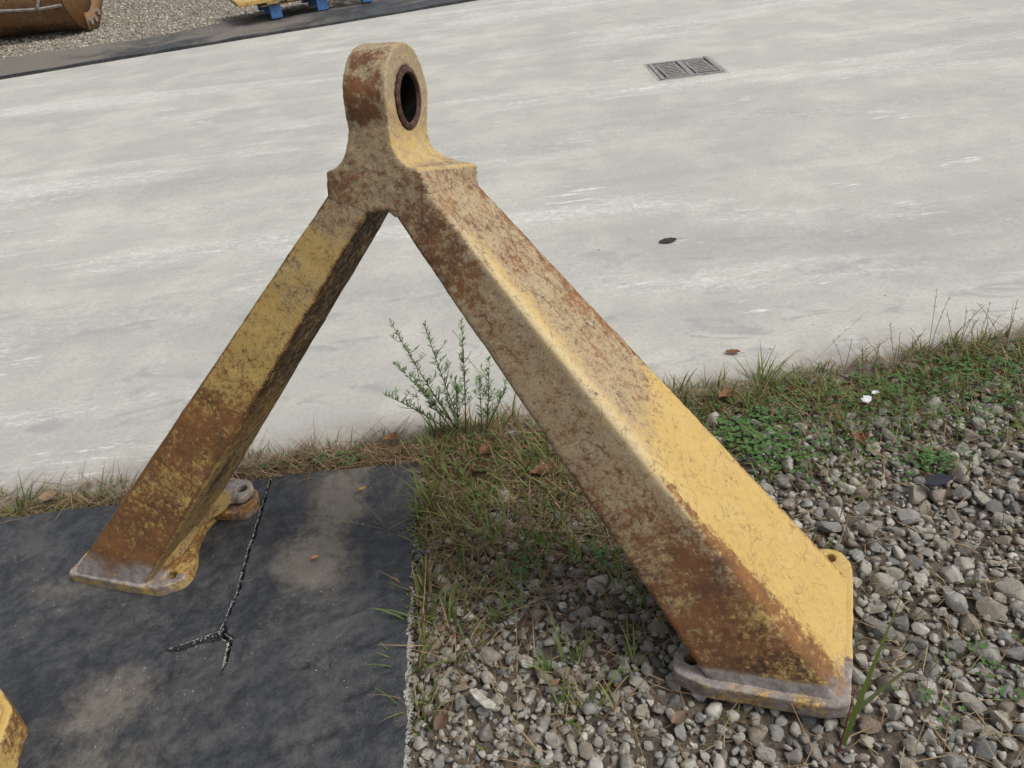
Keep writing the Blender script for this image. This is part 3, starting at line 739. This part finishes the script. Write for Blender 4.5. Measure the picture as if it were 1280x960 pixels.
tag(obj('rubber_belt', V, np.stack([i, i+1, i+nx+1, i+nx], 1), M_rubber, None, (-5, 10, 0), attrs={'mask': np.array(A)}, sharp=40), 'long dusty strip of dark rubber belting along the far edge of the concrete', 'rubber strip')

M_iron = mat_plain('cast_iron', (.22, .215, .20), .8, .3, 40); M_pit = mat_plain('drain_dark', (.05, .048, .045), .9, .2)
gr = thing('drain_grate', (1.64, 6.45, 0), 'grey slotted drain grate of two panels set in the concrete', 'drain grate')
gx, gy, gw, gd = 1.64, 6.45, .46, .48; GR = -.06
def gp(x, y, z): c_, s_ = math.cos(GR), math.sin(GR); return (gx+x*c_+y*s_*.0-y*.08, gy+y+x*.06, z)
fm = MB()
for sx in (-1, 1): fm.box(gp(sx*gw/2, 0, .003), (.03, gd+.03, .012), .002)
for sy in (-1, 1): fm.box(gp(0, sy*gd/2, .002), (gw-.02, .03, .012), .002)
fm.box(gp(0, 0, .0025), (.035, gd-.03, .012), .002)
fm.obj('grate_frame', M_iron, gr)
MB().box(gp(0, 0, .0005), (gw-.02, gd-.02, .003)).obj('pit', M_pit, gr)
MB().box(gp(0, 0, -.002), (gw+.08, gd+.08, .007)).obj('mortar_rim', mat_plain('mortar', (.30, .29, .265), .95, .35, 14, .4), gr)
for sx in (-1, 1):
    for k in range(9):
        MB().box(gp(sx*gw/4, -gd/2+.05+k*(gd-.1)/8, .004), (gw/2-.055, .022, .010), .002).obj('bar', M_iron, gr)
    for q in (-.07, .07):
        MB().box(gp(sx*gw/4+q, 0, .0035), (.016, gd-.06, .008), .002).obj('cross_bar', M_iron, gr)

# excavator bucket lying at the far left
bk = thing('excavator_bucket', (-6.6, 13.2, 0), 'rusty brown excavator bucket lying on the gravel yard at the far left', 'bucket')
ang = math.radians(-3); bx_ = V3(math.cos(ang), math.sin(ang), 0); by_ = V3(-math.sin(ang), math.cos(ang), 0)
BO = V3(-5.32, 12.55, 0)
def bp(a, b, z): return BO+a*bx_+b*by_+V3(0, 0, z)
shell = []      # profile (b, z): heel curve rising to a back sheet
for t in np.linspace(math.radians(-150), math.radians(-40), 16): shell.append((.02+.50*math.cos(t), .52+.50*math.sin(t)))
front = [(-.47, .34), (-.50, .52), (-.42, .80), (-.30, 1.05), (-.05, 1.25)]
prof = list(reversed(front))+shell+[(.62, .35), (.85, .62), (1.1, 1.0)]
V, F, A = [], [], []; NXB = 26
outp = prof; 
def off(pr, d):
    o = []
    for i, p in enumerate(pr):
        a = np.array(pr[max(i-1, 0)]); b = np.array(pr[min(i+1, len(pr)-1)]); t = (b-a)/np.linalg.norm(b-a); o.append((p[0]-t[1]*d, p[1]+t[0]*d))
    return o
inn = off(prof, .04); npf = len(prof)
for k in range(NXB+1):
    a_ = -2.4+2.4*k/NXB
    for L in (outp, inn):
        for b, z in L:
            p = bp(a_, b, z); V.append(p); q = fbm(p, 2.5); A.append((.55+.3*q, .4, .15+.3*fbm(p, 1.1)+.35*(z < .18), .15*(z > .5)))
for k in range(NXB):
    for s_ in (0, 1):
        for j in range(npf-1):
            a0 = k*2*npf+s_*npf+j; b0 = a0+2*npf; F.append((a0, b0, b0+1, a0+1) if s_ == 0 else (a0, a0+1, b0+1, b0))
    for j in (0, npf-1):
        a0 = k*2*npf+j; F.append((a0, a0+npf, a0+3*npf, a0+2*npf))
obj('shell', V, F, M_bucket, bk, attrs={'mask': np.clip(A, 0, 1)}, sharp=40)
def side(a0, name, grow, th, mask):
    pr = [(b, z) for b, z in (off(prof, -grow) if grow else prof)]
    v = [bp(a0, b, max(z, .004)) for b, z in pr]+[bp(a0+th, b, max(z, .004)) for b, z in pr]; n = len(pr)
    f = [tuple(range(n)), tuple(range(2*n-1, n-1, -1))]+[(k, n+k, n+(k+1) % n, (k+1) % n) for k in range(n)]
    return obj(name, v, f, M_bucket, bk, attrs={'mask': np.tile([mask], (2*n, 1))})
sp = side(.002, 'side_plate', .0, .035, (.62, .3, .10, 0)); side(-2.44, 'side_plate', .0, .035, (.62, .3, .1, 0))
# wear cutter bolted to the end, with its bolts, and a pale seam rib on the shell
rim = shell[6:]+[(.62, .35)]
v = []; n = len(rim); rin = off(rim, .20); rout = off(rim, -.03)
for a0 in (.04, .075): v += [bp(a0, b, max(z, .006)) for b, z in rout]+[bp(a0, b, z) for b, z in rin]
f = []
for k in range(n-1):
    f += [(k, n+k, n+k+1, k+1), (2*n+k, 2*n+k+1, 3*n+k+1, 3*n+k), (k, k+1, 2*n+k+1, 2*n+k), (n+k, 3*n+k, 3*n+k+1, n+k+1)]
f += [(0, 2*n, 3*n, n), (n-1, 2*n-1, 4*n-1, 3*n-1)]
wc = obj('side_cutter', v, f, M_bucket, bk, attrs={'mask': np.tile([(.5, .55, .02, .12)], (len(v), 1))})
for k in (1, 4, 7):
    b, z = off(rim, .09)[k]; mb = MB().tube([bp(.076, b, z), bp(.11, b, z)], .045, 8)
    o = mb.obj('bolt', M_bucket, wc, attrs={'mask': np.tile([(.3, .6, 0, .5)], (len(mb.v), 1))})
rb = MB().tube([bp(a_, -.505, .40+.015*math.sin(a_*5)) for a_ in np.linspace(-2.4, .0, 30)], .022, 6)
rb.obj('weld_seam', M_bucket, bk, attrs={'mask': np.tile([(.1, .6, 0, .8)], (len(rb.v), 1))})
rb = MB().tube([bp(-.32+.10*math.sin(t), -.52+.02*t, .40+.16*t) for t in np.linspace(0, 4, 14)], .02, 6)
rb.obj('weld_seam', M_bucket, bk, attrs={'mask': np.tile([(.1, .6, 0, .8)], (len(rb.v), 1))})

# pallet with blue blocks on the belt
M_blue = mat_plain('blue_paint', (.07, .17, .38), .7, .25, 20); M_wood = mat_plain('old_pallet_wood', (.30, .215, .11), .9, .35, 9)
PO = V3(-2.38, 11.18, .045); pa = math.radians(21); px_ = V3(math.cos(pa), math.sin(pa), 0); py_ = V3(-math.sin(pa), math.cos(pa), 0)
pl = thing('pallet', tuple(PO), 'wooden pallet with blue blocks standing on the rubber strip beyond the road', 'pallet')
def ppb(name, a, b, z, d, m): return MB().box(tuple(PO+a*px_+b*py_+V3(0, 0, z)), d, .006, pa).obj(name, m, pl)
for b in (.06, .52, .98):
    for a in (0, .60, 1.20): ppb('block', a, b, .075, (.14, .11, .15), M_blue)
    ppb('stringer_board', .56, b, .162, (1.46, .10, .022), M_wood)
for k in range(6): ppb('deck_board', -.02+k*.25, .52, .185, (.15, 1.16, .022), M_wood)
M_ylw = mat_paint('yellow_plate_paint', sc=.4)
yp = MB().box(tuple(PO+.15*px_+.55*py_+V3(0, 0, .222)), (1.2, 1.2, .05), .01, pa)
o = yp.obj('steel_plate', M_ylw, None, tuple(PO+V3(0, 0, .2)), attrs={'mask': np.tile([(.3, .2, .1, 0)], (len(yp.v), 1))})
tag(o, 'yellow painted steel plate lying on the blue blocked pallet', 'steel plate')

# yellow box beam at the lower left corner
bc = V3(-1.20, 1.15, 0)
be = thing('steel_beam', (-1.3, .9, 0), 'end of a yellow steel beam with rusty hollow corner at the lower left', 'steel beam')
v = [(-1.292, 1.232), (-1.272, 1.236), (-1.212, 1.172), (-1.190, 1.02), (-1.13, .55), (-1.42, .52), (-1.47, 1.02), (-1.44, 1.21)]
mb = MB().prism(round_out(v, .006, 3), .008, .098)
vv, ff, nn = mb.remeshed(.005, 1)
A = [(.10+.55*(sst(1.06, 1.12, p[1])*(p[0] > -1.255))*(n[2] < .6)+.25*fbm(p, 20), .25+.2*fbm(p, 9), .1*fbm(p, 30), 0) for p, n in zip(vv, nn)]
obj('beam_body', vv, ff, M_frame, be, attrs={'mask': np.clip(A, 0, 1)})
rim_ = MB().tube([(-1.40, 1.19, .100), (-1.300, 1.212, .101), (-1.278, 1.206, .101), (-1.238, 1.162, .101), (-1.218, 1.02, .101), (-1.16, .56, .101)], .011, 8)
rim_.obj('raised_rim', M_frame, be, smooth=True, attrs={'mask': np.tile([(.15, .3, 0, 0)], (len(rim_.v), 1))})

# ------------------------------------------------------------------ vegetation
class Blades:
    def __init__(s): s.v = []; s.f = []; s.c = []
    def blade(s, p, L, wd, az, lean, curl, col, seg=4, fold=.25):
        k = len(s.v); dx, dy = math.cos(az), math.sin(az); sx, sy = -dy, dx
        x, y, z = p; th = lean; st = L/seg; tipc = (min(1, col[0]*1.5+.03), min(1, col[1]*1.2+.01), col[2])
        for i in range(seg+1):
            ww = wd*(1-(i/seg)**1.7)*(.75 if i == 0 else 1)+.0002
            s.v += [(x-sx*ww, y-sy*ww, z), (x+sx*ww, y+sy*ww, z)]
            q = i/seg; cc = tuple(col[j]*(1-.5*q)+tipc[j]*.5*q for j in range(3)); s.c += [(*cc, 1)]*2
            x += dx*math.sin(th)*st; y += dy*math.sin(th)*st; z += math.cos(th)*st; th += curl/seg
            z = max(z, -.02)
        s.f += [(k+2*i, k+2*i+1, k+2*i+3, k+2*i+2) for i in range(seg)]
    def leaf(s, p, d, up, L, wd, col, cup=.2):
        d = Vector(d).normalized(); up = Vector(up); sd_ = d.cross(up); sd_ = sd_.normalized() if sd_.length > 1e-3 else Vector((1, 0, 0)); up = sd_.cross(d)
        p = Vector(p); k = len(s.v)
        pts = [p, p+d*L*.35+sd_*wd+up*wd*cup, p+d*L*.7+sd_*wd*.75+up*wd*cup, p+d*L, p+d*L*.7-sd_*wd*.75+up*wd*cup, p+d*L*.35-sd_*wd+up*wd*cup, p+d*L*.5]
        s.v += [tuple(q) for q in pts]; s.c += [(*col, 1)]*7
        s.f += [(k, k+1, k+6), (k+1, k+2, k+6), (k+2, k+3, k+6), (k+3, k+4, k+6), (k+4, k+5, k+6), (k+5, k, k+6)]
    def obj(s, name, m, parent=None, loc=(0, 0, 0)):
        return obj(name, np.array(s.v), s.f, m, parent, loc, True, {'col': np.array(s.c)})
def gcol(): 
    k = random.random()
    if k < .5: c = (.095, .175, .045)
    elif k < .8: c = (.14, .215, .055)
    else: c = (.19, .225, .09)
    q = random.uniform(.7, 1.25); return tuple(x*q for x in c)
def dcol():
    k = random.random(); c = (.34, .27, .165) if k < .45 else ((.21, .145, .085) if k < .8 else (.12, .075, .05)); q = random.uniform(.7, 1.2); return tuple(x*q for x in c)
U = random.uniform
def ok(x, y):
    if x > -.34 and x < edge_x(y)+.006: return False
    d = V3(x, y, 0)-MO; a_, b_ = d@u, d@n_
    return not (.69 < a_ < 1.07 and -.06 < b_ < .40)
green, dry, cover = Blades(), Blades(), Blades()
def clump(x, y, nb, hh, spread, fr_dry=.35, wd=.0022):
    for _ in range(nb):
        a = U(0, 6.283); r = spread*math.sqrt(random.random()); X, Y = x+r*math.cos(a), y+r*math.sin(a)
        if not ok(X, Y): continue
        z = gz(X, Y)+.004 if Y < near_y(X) else 0
        if random.random() < fr_dry: dry.blade((X, Y, z), hh*U(.5, 1.2), wd*U(.3, .7), a+U(-1, 1), U(.3, 1.1), U(.2, 1.5), dcol())
        else: green.blade((X, Y, z), hh*U(.5, 1.2), wd*U(.6, 1.3), a+U(-.8, .8), U(.1, .7), U(.2, 1.3), gcol())
# strip along the road edge to the right of the frame: dense
for _ in range(620):
    x = U(.3, 2.7); y = near_y(x)-abs(random.gauss(0, .10))+.012
    if fbm((x, y*1.5, 7), 3.5) < -.22: continue
    clump(x, y, 11, U(.03, .09), .035, .38, .0026)
# between mat and right leg: upper part matted with dry stems
for _ in range(300):
    x = U(-.32, .45); y = near_y(x)+.005-abs(random.gauss(0, .36)); 
    if fbm((x, y, 9), 5) > -.18: clump(x, y, 9, U(.04, .13), .03, .42, .0034)
# strip behind the mat
for _ in range(170):
    x = U(-.9, -.25); y = U(2.0, 2.11)+.02*random.random(); clump(x, y, 10, U(.025, .055), .035, .62, .0016)
for _ in range(130):
    x = U(-1.95, -1.2); y = U(1.96, 2.06); clump(x, y, 8, U(.03, .06), .035, .5, .002)
# along the mat's frayed edge
for _ in range(60):
    y = U(1.1, 1.98); x = edge_x(y)+abs(random.gauss(.012, .03))
    if fbm((0, y, 2), 6) > -.2: clump(x, y, 8, U(.05, .13), .025, .35, .0032)
# gravel between: sparse tufts, thinning towards the camera
for _ in range(250):
    y = 2.1-abs(random.gauss(0, .5)); x = U(-.28, .62)
    if y < .75: continue
    clump(x, y, 7, U(.05, .13), .02, .42, .0034)
for _ in range(520):
    x = U(.6, 2.6); y = near_y(x)-.05-abs(random.gauss(0, .26)); clump(x, y, 7, U(.03, .10), .025, .40, .0032)
for _ in range(80):
    x = U(.75, 2.2); y = U(.85, 1.7); clump(x, y, 6, U(.04, .09), .02, .4, .0018)
# thatch lying flat: straw, twigs
for _ in range(9500):
    k = random.random()
    if k < .40: x = U(-.32, .5); y = near_y(x)+.03-abs(random.gauss(0, .40))
    elif k < .64: x = U(.5, 2.7); y = near_y(x)+.03-abs(random.gauss(0, .16))
    elif k < .76: x = U(-1.0, -.25); y = U(1.995, 2.13)
    elif k < .82: x = U(-1.95, -1.2); y = U(1.96, 2.09)
    else: x = U(-.3, 2.3); y = U(.7, 2.0)
    if not ok(x, y) or y < .6: continue
    z = (gz(x, y)+U(.012, .035)) if y < near_y(x)-.02 else .002+abs(random.gauss(0, .004))
    dry.blade((x, y, z), U(.03, .14), U(.0006, .0016), U(0, 6.283), U(1.15, 1.6), U(-.3, .5), dcol(), 3)
# low broadleaf cover: clover-like patches
def patch(x0, y0, rx, ry, nl, sz):
    for _ in range(nl):
        x, y = random.gauss(x0, rx), random.gauss(y0, ry)
        if not ok(x, y) or y > near_y(x)+.01: continue
        h = U(.0, .035); z = gz(x, y)+.015+h; q = U(.75, 1.3); a = U(0, 6.283)
        for k in range(3):
            t = a+k*2.09; cover.leaf((x, y, z), (math.cos(t), math.sin(t), U(-.1, .35)), (0, 0, 1), sz*U(.7, 1.2), sz*.42, (.060*q, .145*q, .040*q))
patch(.70, 1.93, .07, .055, 260, .013); patch(.78, 1.80, .06, .05, 90, .012); patch(1.16, 2.08, .12, .05, 220, .011); patch(1.5, 2.14, .2, .04, 260, .010)
patch(1.18, 1.72, .05, .03, 90, .010); patch(.22, 1.52, .05, .05, 60, .010); patch(-.02, 1.5, .04, .04, 40, .010); patch(-.6, 2.06, .1, .02, 80, .010); patch(.05, 2.05, .15, .05, 90, .010); patch(1.6, 1.3, .08, .08, 40, .012); patch(-.14, 1.88, .1, .08, 70, .010)
patch(1.9, 1.9, .25, .15, 160, .011); patch(1.35, 2.02, .25, .09, 420, .008); patch(.85, 2.02, .1, .07, 160, .009); patch(1.7, 2.05, .25, .1, 260, .008); patch(1.05, 1.86, .12, .06, 80, .009)
for _ in range(10): patch(U(.7, 2.2), U(.95, 1.9), .03, .03, 14, .008)
litter = Blades()
for _ in range(650):
    k_ = random.random()
    if k_ < .55: x = U(-.31, .5); y = near_y(x)-abs(random.gauss(.05, .35))
    elif k_ < .85: x = U(.5, 2.6); y = near_y(x)-abs(random.gauss(.02, .25))
    else: x = U(-.9, -.25); y = U(2.0, 2.12)
    if not ok(x, y) or y < .6: continue
    a = U(0, 6.283); q = U(.6, 1.2); c_ = random.choice([(.16, .085, .05), (.22, .13, .075), (.10, .055, .035), (.28, .20, .12)])
    litter.leaf((x, y, gz(x, y)+U(.014, .034)), (math.cos(a), math.sin(a), U(-.3, .3)), (U(-.5, .5), U(-.5, .5), 1), U(.012, .034), U(.003, .008), tuple(v_*q for v_ in c_), U(-.4, .7))
tag(litter.obj('leaf_litter', M_leafm), kind='stuff')
tag(green.obj('grass', M_grass), kind='stuff'); tag(dry.obj('dry_grass', M_grass), kind='stuff'); tag(cover.obj('ground_cover', M_leafm), kind='stuff')

# tall weed behind the frame
WB = V3(-.19, 2.105, 0)
wd_ = thing('tall_weed', tuple(WB), 'tall feathery green weed at the road edge between the two legs of the A-frame', 'weed')
stems, lv = MB(), Blades()
TIPS = [(-.336, 2.10, .459), (-.242, 2.12, .430), (-.127, 2.10, .435), (-.06, 2.08, .300), (-.40, 2.08, .215), (-.30, 2.13, .20), (-.17, 2.06, .26), (-.10, 2.13, .22), (-.36, 2.14, .29), (-.21, 2.05, .19), (-.02, 2.06, .20)]
for i, t in enumerate(TIPS):
    b = WB+V3(U(-.02, .02)+(.085 if i in (3, 7, 10) else 0), U(-.015, .015), -.01); t = V3(*t); mid = b*.5+t*.5+V3((b[0]-t[0])*-.14, U(-.015, .015), .05*np.linalg.norm(t[:2]-b[:2])/.2)
    pts = [b*(1-q)**2+mid*2*q*(1-q)+t*q*q for q in np.linspace(0, 1, 12)]
    L = np.linalg.norm(t-b); stems.tube(pts, list(np.linspace(.0024, .0007, 12)), 5)
    for k in range(int(L*210)):
        q = U(.22, 1) if i != 1 else U(.3, 1); j = min(10, int(q*11)); p = pts[j]+(pts[j+1]-pts[j])*(q*11-j); a = U(0, 6.283)
        dens = U(.5, 1.1)*(1.15-.5*q); dr = V3(math.cos(a), math.sin(a), U(.5, 1.3))
        cq = U(.7, 1.2); c_ = (.23*cq, .33*cq, .16*cq) if random.random() > .12 else (.10, .05, .04)
        lv.leaf(p, dr, (0, 0, 1), .029*dens, .0027, c_)
    for k in range(int(L*26)):      # short side shoots
        q = U(.25, .9); j = min(10, int(q*11)); p = pts[j]; a = U(0, 6.283); e = p+V3(math.cos(a)*.045, math.sin(a)*.045, U(.025, .06))*U(.5, 1.2)
        stems.tube([p, p*.5+e*.5+V3(0, 0, -.004), e], [.0010, .0008, .0005], 4)
        for _ in range(6):
            s_ = U(.2, 1); pp = p*(1-s_)+e*s_; a2 = U(0, 6.283); cq = U(.7, 1.25); lv.leaf(pp, (math.cos(a2), math.sin(a2), U(.3, 1.2)), (0, 0, 1), U(.010, .022), .0026, (.22*cq, .33*cq, .15*cq))
M_stem = mat_plain('weed_stem', (.085, .085, .04), .8, .3, 60)
stems.obj('stems', M_stem, wd_); lv.obj('foliage', M_grass, wd_)

def tuft_thing(x, y, nb, hh, wd, label, name='grass_tuft', spread=.02, colf=gcol, lean=(.1, .8), curl=(.1, .9), az=None, cat='grass tuft'):
    B = Blades()
    for _ in range(nb):
        a = U(0, 6.283) if az is None else random.gauss(*az)
        B.blade((x+U(-spread, spread), y+U(-spread, spread), gz(x, y) if y < near_y(x) else 0), hh*U(.55, 1.1), wd*U(.6, 1.2), a, U(*lean), U(*curl), colf(), 6)
    return tag(B.obj(name, M_grass, None, (x, y, 0)), label, cat)
tuft_thing(.83, 2.17, 26, .19, .0034, 'long bladed green grass tuft leaning over the road edge behind the right leg', az=(.6, .9), lean=(.4, 1.0))
tuft_thing(.97, 2.16, 16, .15, .0030, 'grey green grass tuft arching beside the long bladed tuft at the road edge', az=(2.4, .9), lean=(.3, .9), curl=(.6, 1.5))
tuft_thing(-1.62, 2.03, 22, .13, .0035, 'green grass tuft with long blades by the concrete left of the A-frame', az=(.5, 1.0), lean=(.4, 1.1))
tuft_thing(-.295, 1.78, 22, .17, .0030, 'bright green grass tuft against the upper frayed edge of the mat', lean=(.1, .7))
tuft_thing(-.30, 1.46, 18, .14, .0028, 'green and straw grass tuft halfway down the frayed mat edge', colf=lambda: gcol() if random.random() < .6 else dcol())
tuft_thing(-.10, 1.62, 16, .14, .0026, 'upright green grass tuft in the gravel between mat and right leg')
tuft_thing(.06, 1.20, 12, .15, .0028, 'thin pale green grass tuft low in the gravel left of the right foot', lean=(.1, .6))
tuft_thing(.98, 1.94, 14, .12, .0018, 'straw coloured upright grass tuft among stones right of the A-frame', colf=lambda: (.30, .22, .09) if random.random() < .7 else (.12, .15, .04), lean=(.05, .5))
tuft_thing(.36, 1.30, 12, .12, .0024, 'short green grass tuft close under the right leg', lean=(.2, .8))
# bare stalks standing at the road edge
def stalk(x, y, tips, label, col=(.12, .09, .06), r=.0012, seeds=0, name='dry_stalk', leafcol=None):
    s_ = MB(); e = thing(name, (x, y, 0), label, 'stalk'); B = Blades()
    for t in tips:
        b = V3(x, y, -.01); t = V3(*t); mid = b*.5+t*.5+V3(U(-.02, .02), U(-.02, .02), .06*np.linalg.norm(t[:2]-b[:2]))
        pts = [b*(1-q)**2+mid*2*q*(1-q)+t*q*q for q in np.linspace(0, 1, 10)]
        s_.tube(pts, list(np.linspace(r, r*.4, 10)), 5)
        for k in range(seeds):
            q = U(.55, 1); j = min(8, int(q*9)); a = U(0, 6.283); B.leaf(pts[j]+(pts[j+1]-pts[j])*U(0, 1), (math.cos(a), math.sin(a), U(.2, 1)), (0, 0, 1), U(.006, .014), .0014, leafcol or (.16, .11, .07))
    s_.obj('stem', mat_plain('stalk_'+name, col, .85, .3, 80), e)
    if seeds: tag(B.obj('seed_heads', M_leafm, e), kind='stuff')
    return e
stalk(1.42, 2.22, [(1.40, 2.22, .27), (1.56, 2.2, .20), (1.47, 2.25, .22), (1.33, 2.2, .14)], 'dark branching dry stalk standing at the road edge on the far right', seeds=9)
stalk(1.12, 2.19, [(1.07, 2.2, .135), (1.14, 2.21, .12), (1.20, 2.2, .09), (1.27, 2.22, .10)], 'thin brown stalks in the grass at the road edge behind the right leg', seeds=6)
stalk(.93, 2.17, [(1.20, 2.25, .20), (1.06, 2.19, .06)], 'long thin straw stem leaning right over the road edge', col=(.32, .26, .15), r=.0010, seeds=7, leafcol=(.32, .26, .15))
for i_, (x_, hh_) in enumerate(((1.30, .17), (1.52, .24), (1.70, .20), (1.22, .12))):
    stalk(x_, near_y(x_)-.03, [(x_+U(-.10, .10), near_y(x_)+U(-.04, .04), hh_*U(.6, 1)) for _ in range(4)], ['wispy dry stalks left of the dark branching stalk at the road edge', 'tallest wispy dry stalks near the right end of the road edge', 'wispy dry stalks at the right frame side of the road edge', 'short wispy dry stalks above the white paper scrap'][i_], seeds=8, r=.0014, col=(.20, .16, .09), leafcol=(.17, .15, .07))
stalk(1.60, 2.25, [(1.62, 2.26, .17), (1.66, 2.25, .12), (1.57, 2.24, .11)], 'pale green stalks at the road edge in the right corner', col=(.14, .17, .07), seeds=14, leafcol=(.12, .16, .05))
stalk(-.40, 1.71, [(-.48, 1.74, .17), (-.43, 1.8, .22), (-.36, 1.72, .2), (-.52, 1.66, .10), (-.33, 1.8, .16)], 'wiry tan grass stalks leaning over the frayed mat edge', col=(.20, .16, .09), r=.0008, seeds=12, leafcol=(.22, .17, .10))
stalk(-.44, 1.18, [(-.56, 1.33, .02), (-.55, 1.28, .02), (-.58, 1.27, .02), (-.50, 1.33, .02)], 'forked dry grass stem lying across the middle of the mat', col=(.23, .18, .11), r=.0008)
stalk(-.08, 1.05, [(-.05, 1.12, .27), (-.14, 1.1, .18)], 'tall straw stem upright in the gravel left of the right foot', col=(.33, .26, .13), r=.0015)
stalk(.33, 1.12, [(.20, 1.45, .13), (.30, 1.3, .16)], 'bent brown stem leaning beside the lug of the right foot', col=(.24, .17, .09), r=.0013)
stalk(-.30, 1.36, [(-.262, 1.42, .17), (-.28, 1.3, .13)], 'straw yellow stem standing at the mat edge halfway down', col=(.38, .27, .11), r=.0018)
# broad green blade in front of the right foot, a red stem beside it
B = Blades(); B.blade((.585, .905, .0), .36, .0052, math.radians(43), .42, .25, (.12, .20, .04), 10); B.blade((.60, .95, .0), .26, .0050, math.radians(20), 1.0, .35, (.09, .12, .05), 8)
tag(B.obj('broad_grass', M_grass, None, (.585, .905, 0)), 'broad green blade of grass rising in front of the right foot corner', 'grass')
stalk(.575, .90, [(.60, .93, .15)], 'dark red stem at the near corner of the right foot', col=(.16, .035, .03), r=.0028, name='red_stem')

# ------------------------------------------------------------------ leaves and litter
def fallen(x, y, z, L, wd, az, col, label, curl=.35):
    V, F, C_ = [], [], []; d = V3(math.cos(az), math.sin(az), 0); s_ = V3(-d[1], d[0], 0); n = 9
    for i in range(n+1):
        t = i/n; ww = wd*math.sin(math.pi*min(1, t*.93+.04))**.8
        for k in (-1, -.5, 0, .5, 1):
            V.append(V3(x, y, z)+d*(t-.5)*L+s_*ww*k+V3(0, 0, curl*wd*(abs(k)**1.5)+curl*.4*L*(t-.5)**2+.0012*math.sin(i*2.1+k*3)))
            q = 1 if k else .7; C_.append((col[0]*q, col[1]*q, col[2]*q, 1))
    for i in range(n):
        for k in range(4): F.append((i*5+k, i*5+k+1, (i+1)*5+k+1, (i+1)*5+k))
    k0 = len(V); p0 = V3(x, y, z)-d*.5*L; p1 = p0-d*L*.4+s_*L*.08
    V += [p0+s_*.001, p0-s_*.001, p1-s_*.0008, p1+s_*.0008]; C_ += [(*[c*.6 for c in col], 1)]*4; F.append((k0, k0+1, k0+2, k0+3))
    return tag(obj('fallen_leaf', V, F, M_leafm, None, (x, y, z), attrs={'col': np.array(C_)}), label, 'leaf', 'fallen leaves')
fallen(.802, 2.393, .006, .050, .013, 2.9, (.20, .085, .05), 'reddish brown dead leaf lying alone on the concrete behind the right leg')
fallen(.796, 3.384, .004, .085, .026, 3.3, (.035, .035, .036), 'dark wet leaf flat on the concrete right of the eye', .12)
fallen(-.10, 1.99, .012, .07, .026, .8, (.16, .075, .04), 'brown curled leaf below the tall weed', .6)
fallen(.06, 1.86, .012, .075, .024, .2, (.22, .11, .065), 'reddish tan leaf beside the right leg in the dry grass', .5)
fallen(-.275, 1.86, .014, .035, .014, 1.4, (.38, .27, .10), 'small yellow leaf near the back corner of the mat')
fallen(-.42, 2.125, .01, .05, .018, .5, (.33, .17, .07), 'orange brown leaf at the concrete edge behind the mat', .5)
fallen(-.13, 1.90, .015, .06, .024, 2.2, (.11, .05, .03), 'darkest brown leaf in the grass under the weed', .6)
fallen(.70, 2.13, .014, .06, .02, .5, (.24, .12, .07), 'brown leaf under the long bladed tuft', .5)
fallen(1.02, 1.83, .012, .05, .020, 1.2, (.17, .06, .035), 'red brown leaf among stones beside the straw tuft', .6)
fallen(-1.52, 2.03, .012, .06, .024, .3, (.27, .19, .13), 'tan leaf in the grass left of the A-frame', .4)
fallen(.27, 1.00, .012, .045, .014, .5, (.20, .13, .09), 'brown leaf on stones in front of the right foot', .5)
fallen(-.245, 1.06, .014, .05, .016, 1.1, (.14, .085, .065), 'dull brown leaf on stones at the lower end of the mat edge', .4)
fallen(-.49, 1.875, .020, .024, .007, .4, (.42, .27, .08), 'tiny yellow leaf on the mat near its back edge')
fallen(-.600, 1.61, .018, .022, .007, .3, (.45, .22, .12), 'tiny orange leaf on the dusty patch of the mat')
k = N('litter_white'); M_white = k.done((.58, .58, .60), .7)
def crumple(name, x, y, z, r, m, label, cat, seed, sc=(1, 1, .4)):
    v, f = stone_mesh(seed, 3); rr = np.random.default_rng(seed); v = v*V3(*sc)*r
    v = np.array([p*(1+.45*fbm(p/r, 2.2)) for p in v])
    return tag(obj(name, v+V3(x, y, z), f, m, None, (x, y, z), smooth=False), label, cat)
crumple('paper_scrap', 1.125, 2.02, .012, .022, M_white, 'crumpled white paper scrap in the grass right of the A-frame', 'litter', 41)
crumple('paper_scrap', 1.160, 2.05, .012, .011, M_white, 'smaller white crumb of paper behind the crumpled scrap', 'litter', 43)
M_blk = mat_plain('black_plastic', (.016, .018, .026), .7, .2, 20)
o = MB().prism([(1.095, 1.600), (1.125, 1.630), (1.16, 1.634), (1.185, 1.615), (1.15, 1.592), (1.12, 1.588)], .019, .023).obj('plastic_scrap', M_blk, None, (1.139, 1.612, .02)); tag(o, 'flat black plastic scrap lying on the stones right of the A-frame', 'litter')
o = MB().prism([(-.182, 1.128), (-.165, 1.131), (-.150, 1.112), (-.122, 1.083), (-.128, 1.072), (-.146, 1.078), (-.17, 1.106)], .012, .021).obj('wood_chip', mat_plain('bleached_wood', (.36, .34, .29), .9, .4, 60), None, (-.15, 1.098, .02)); tag(o, 'bleached wood chip on the stones right of the mat edge', 'wood chip')
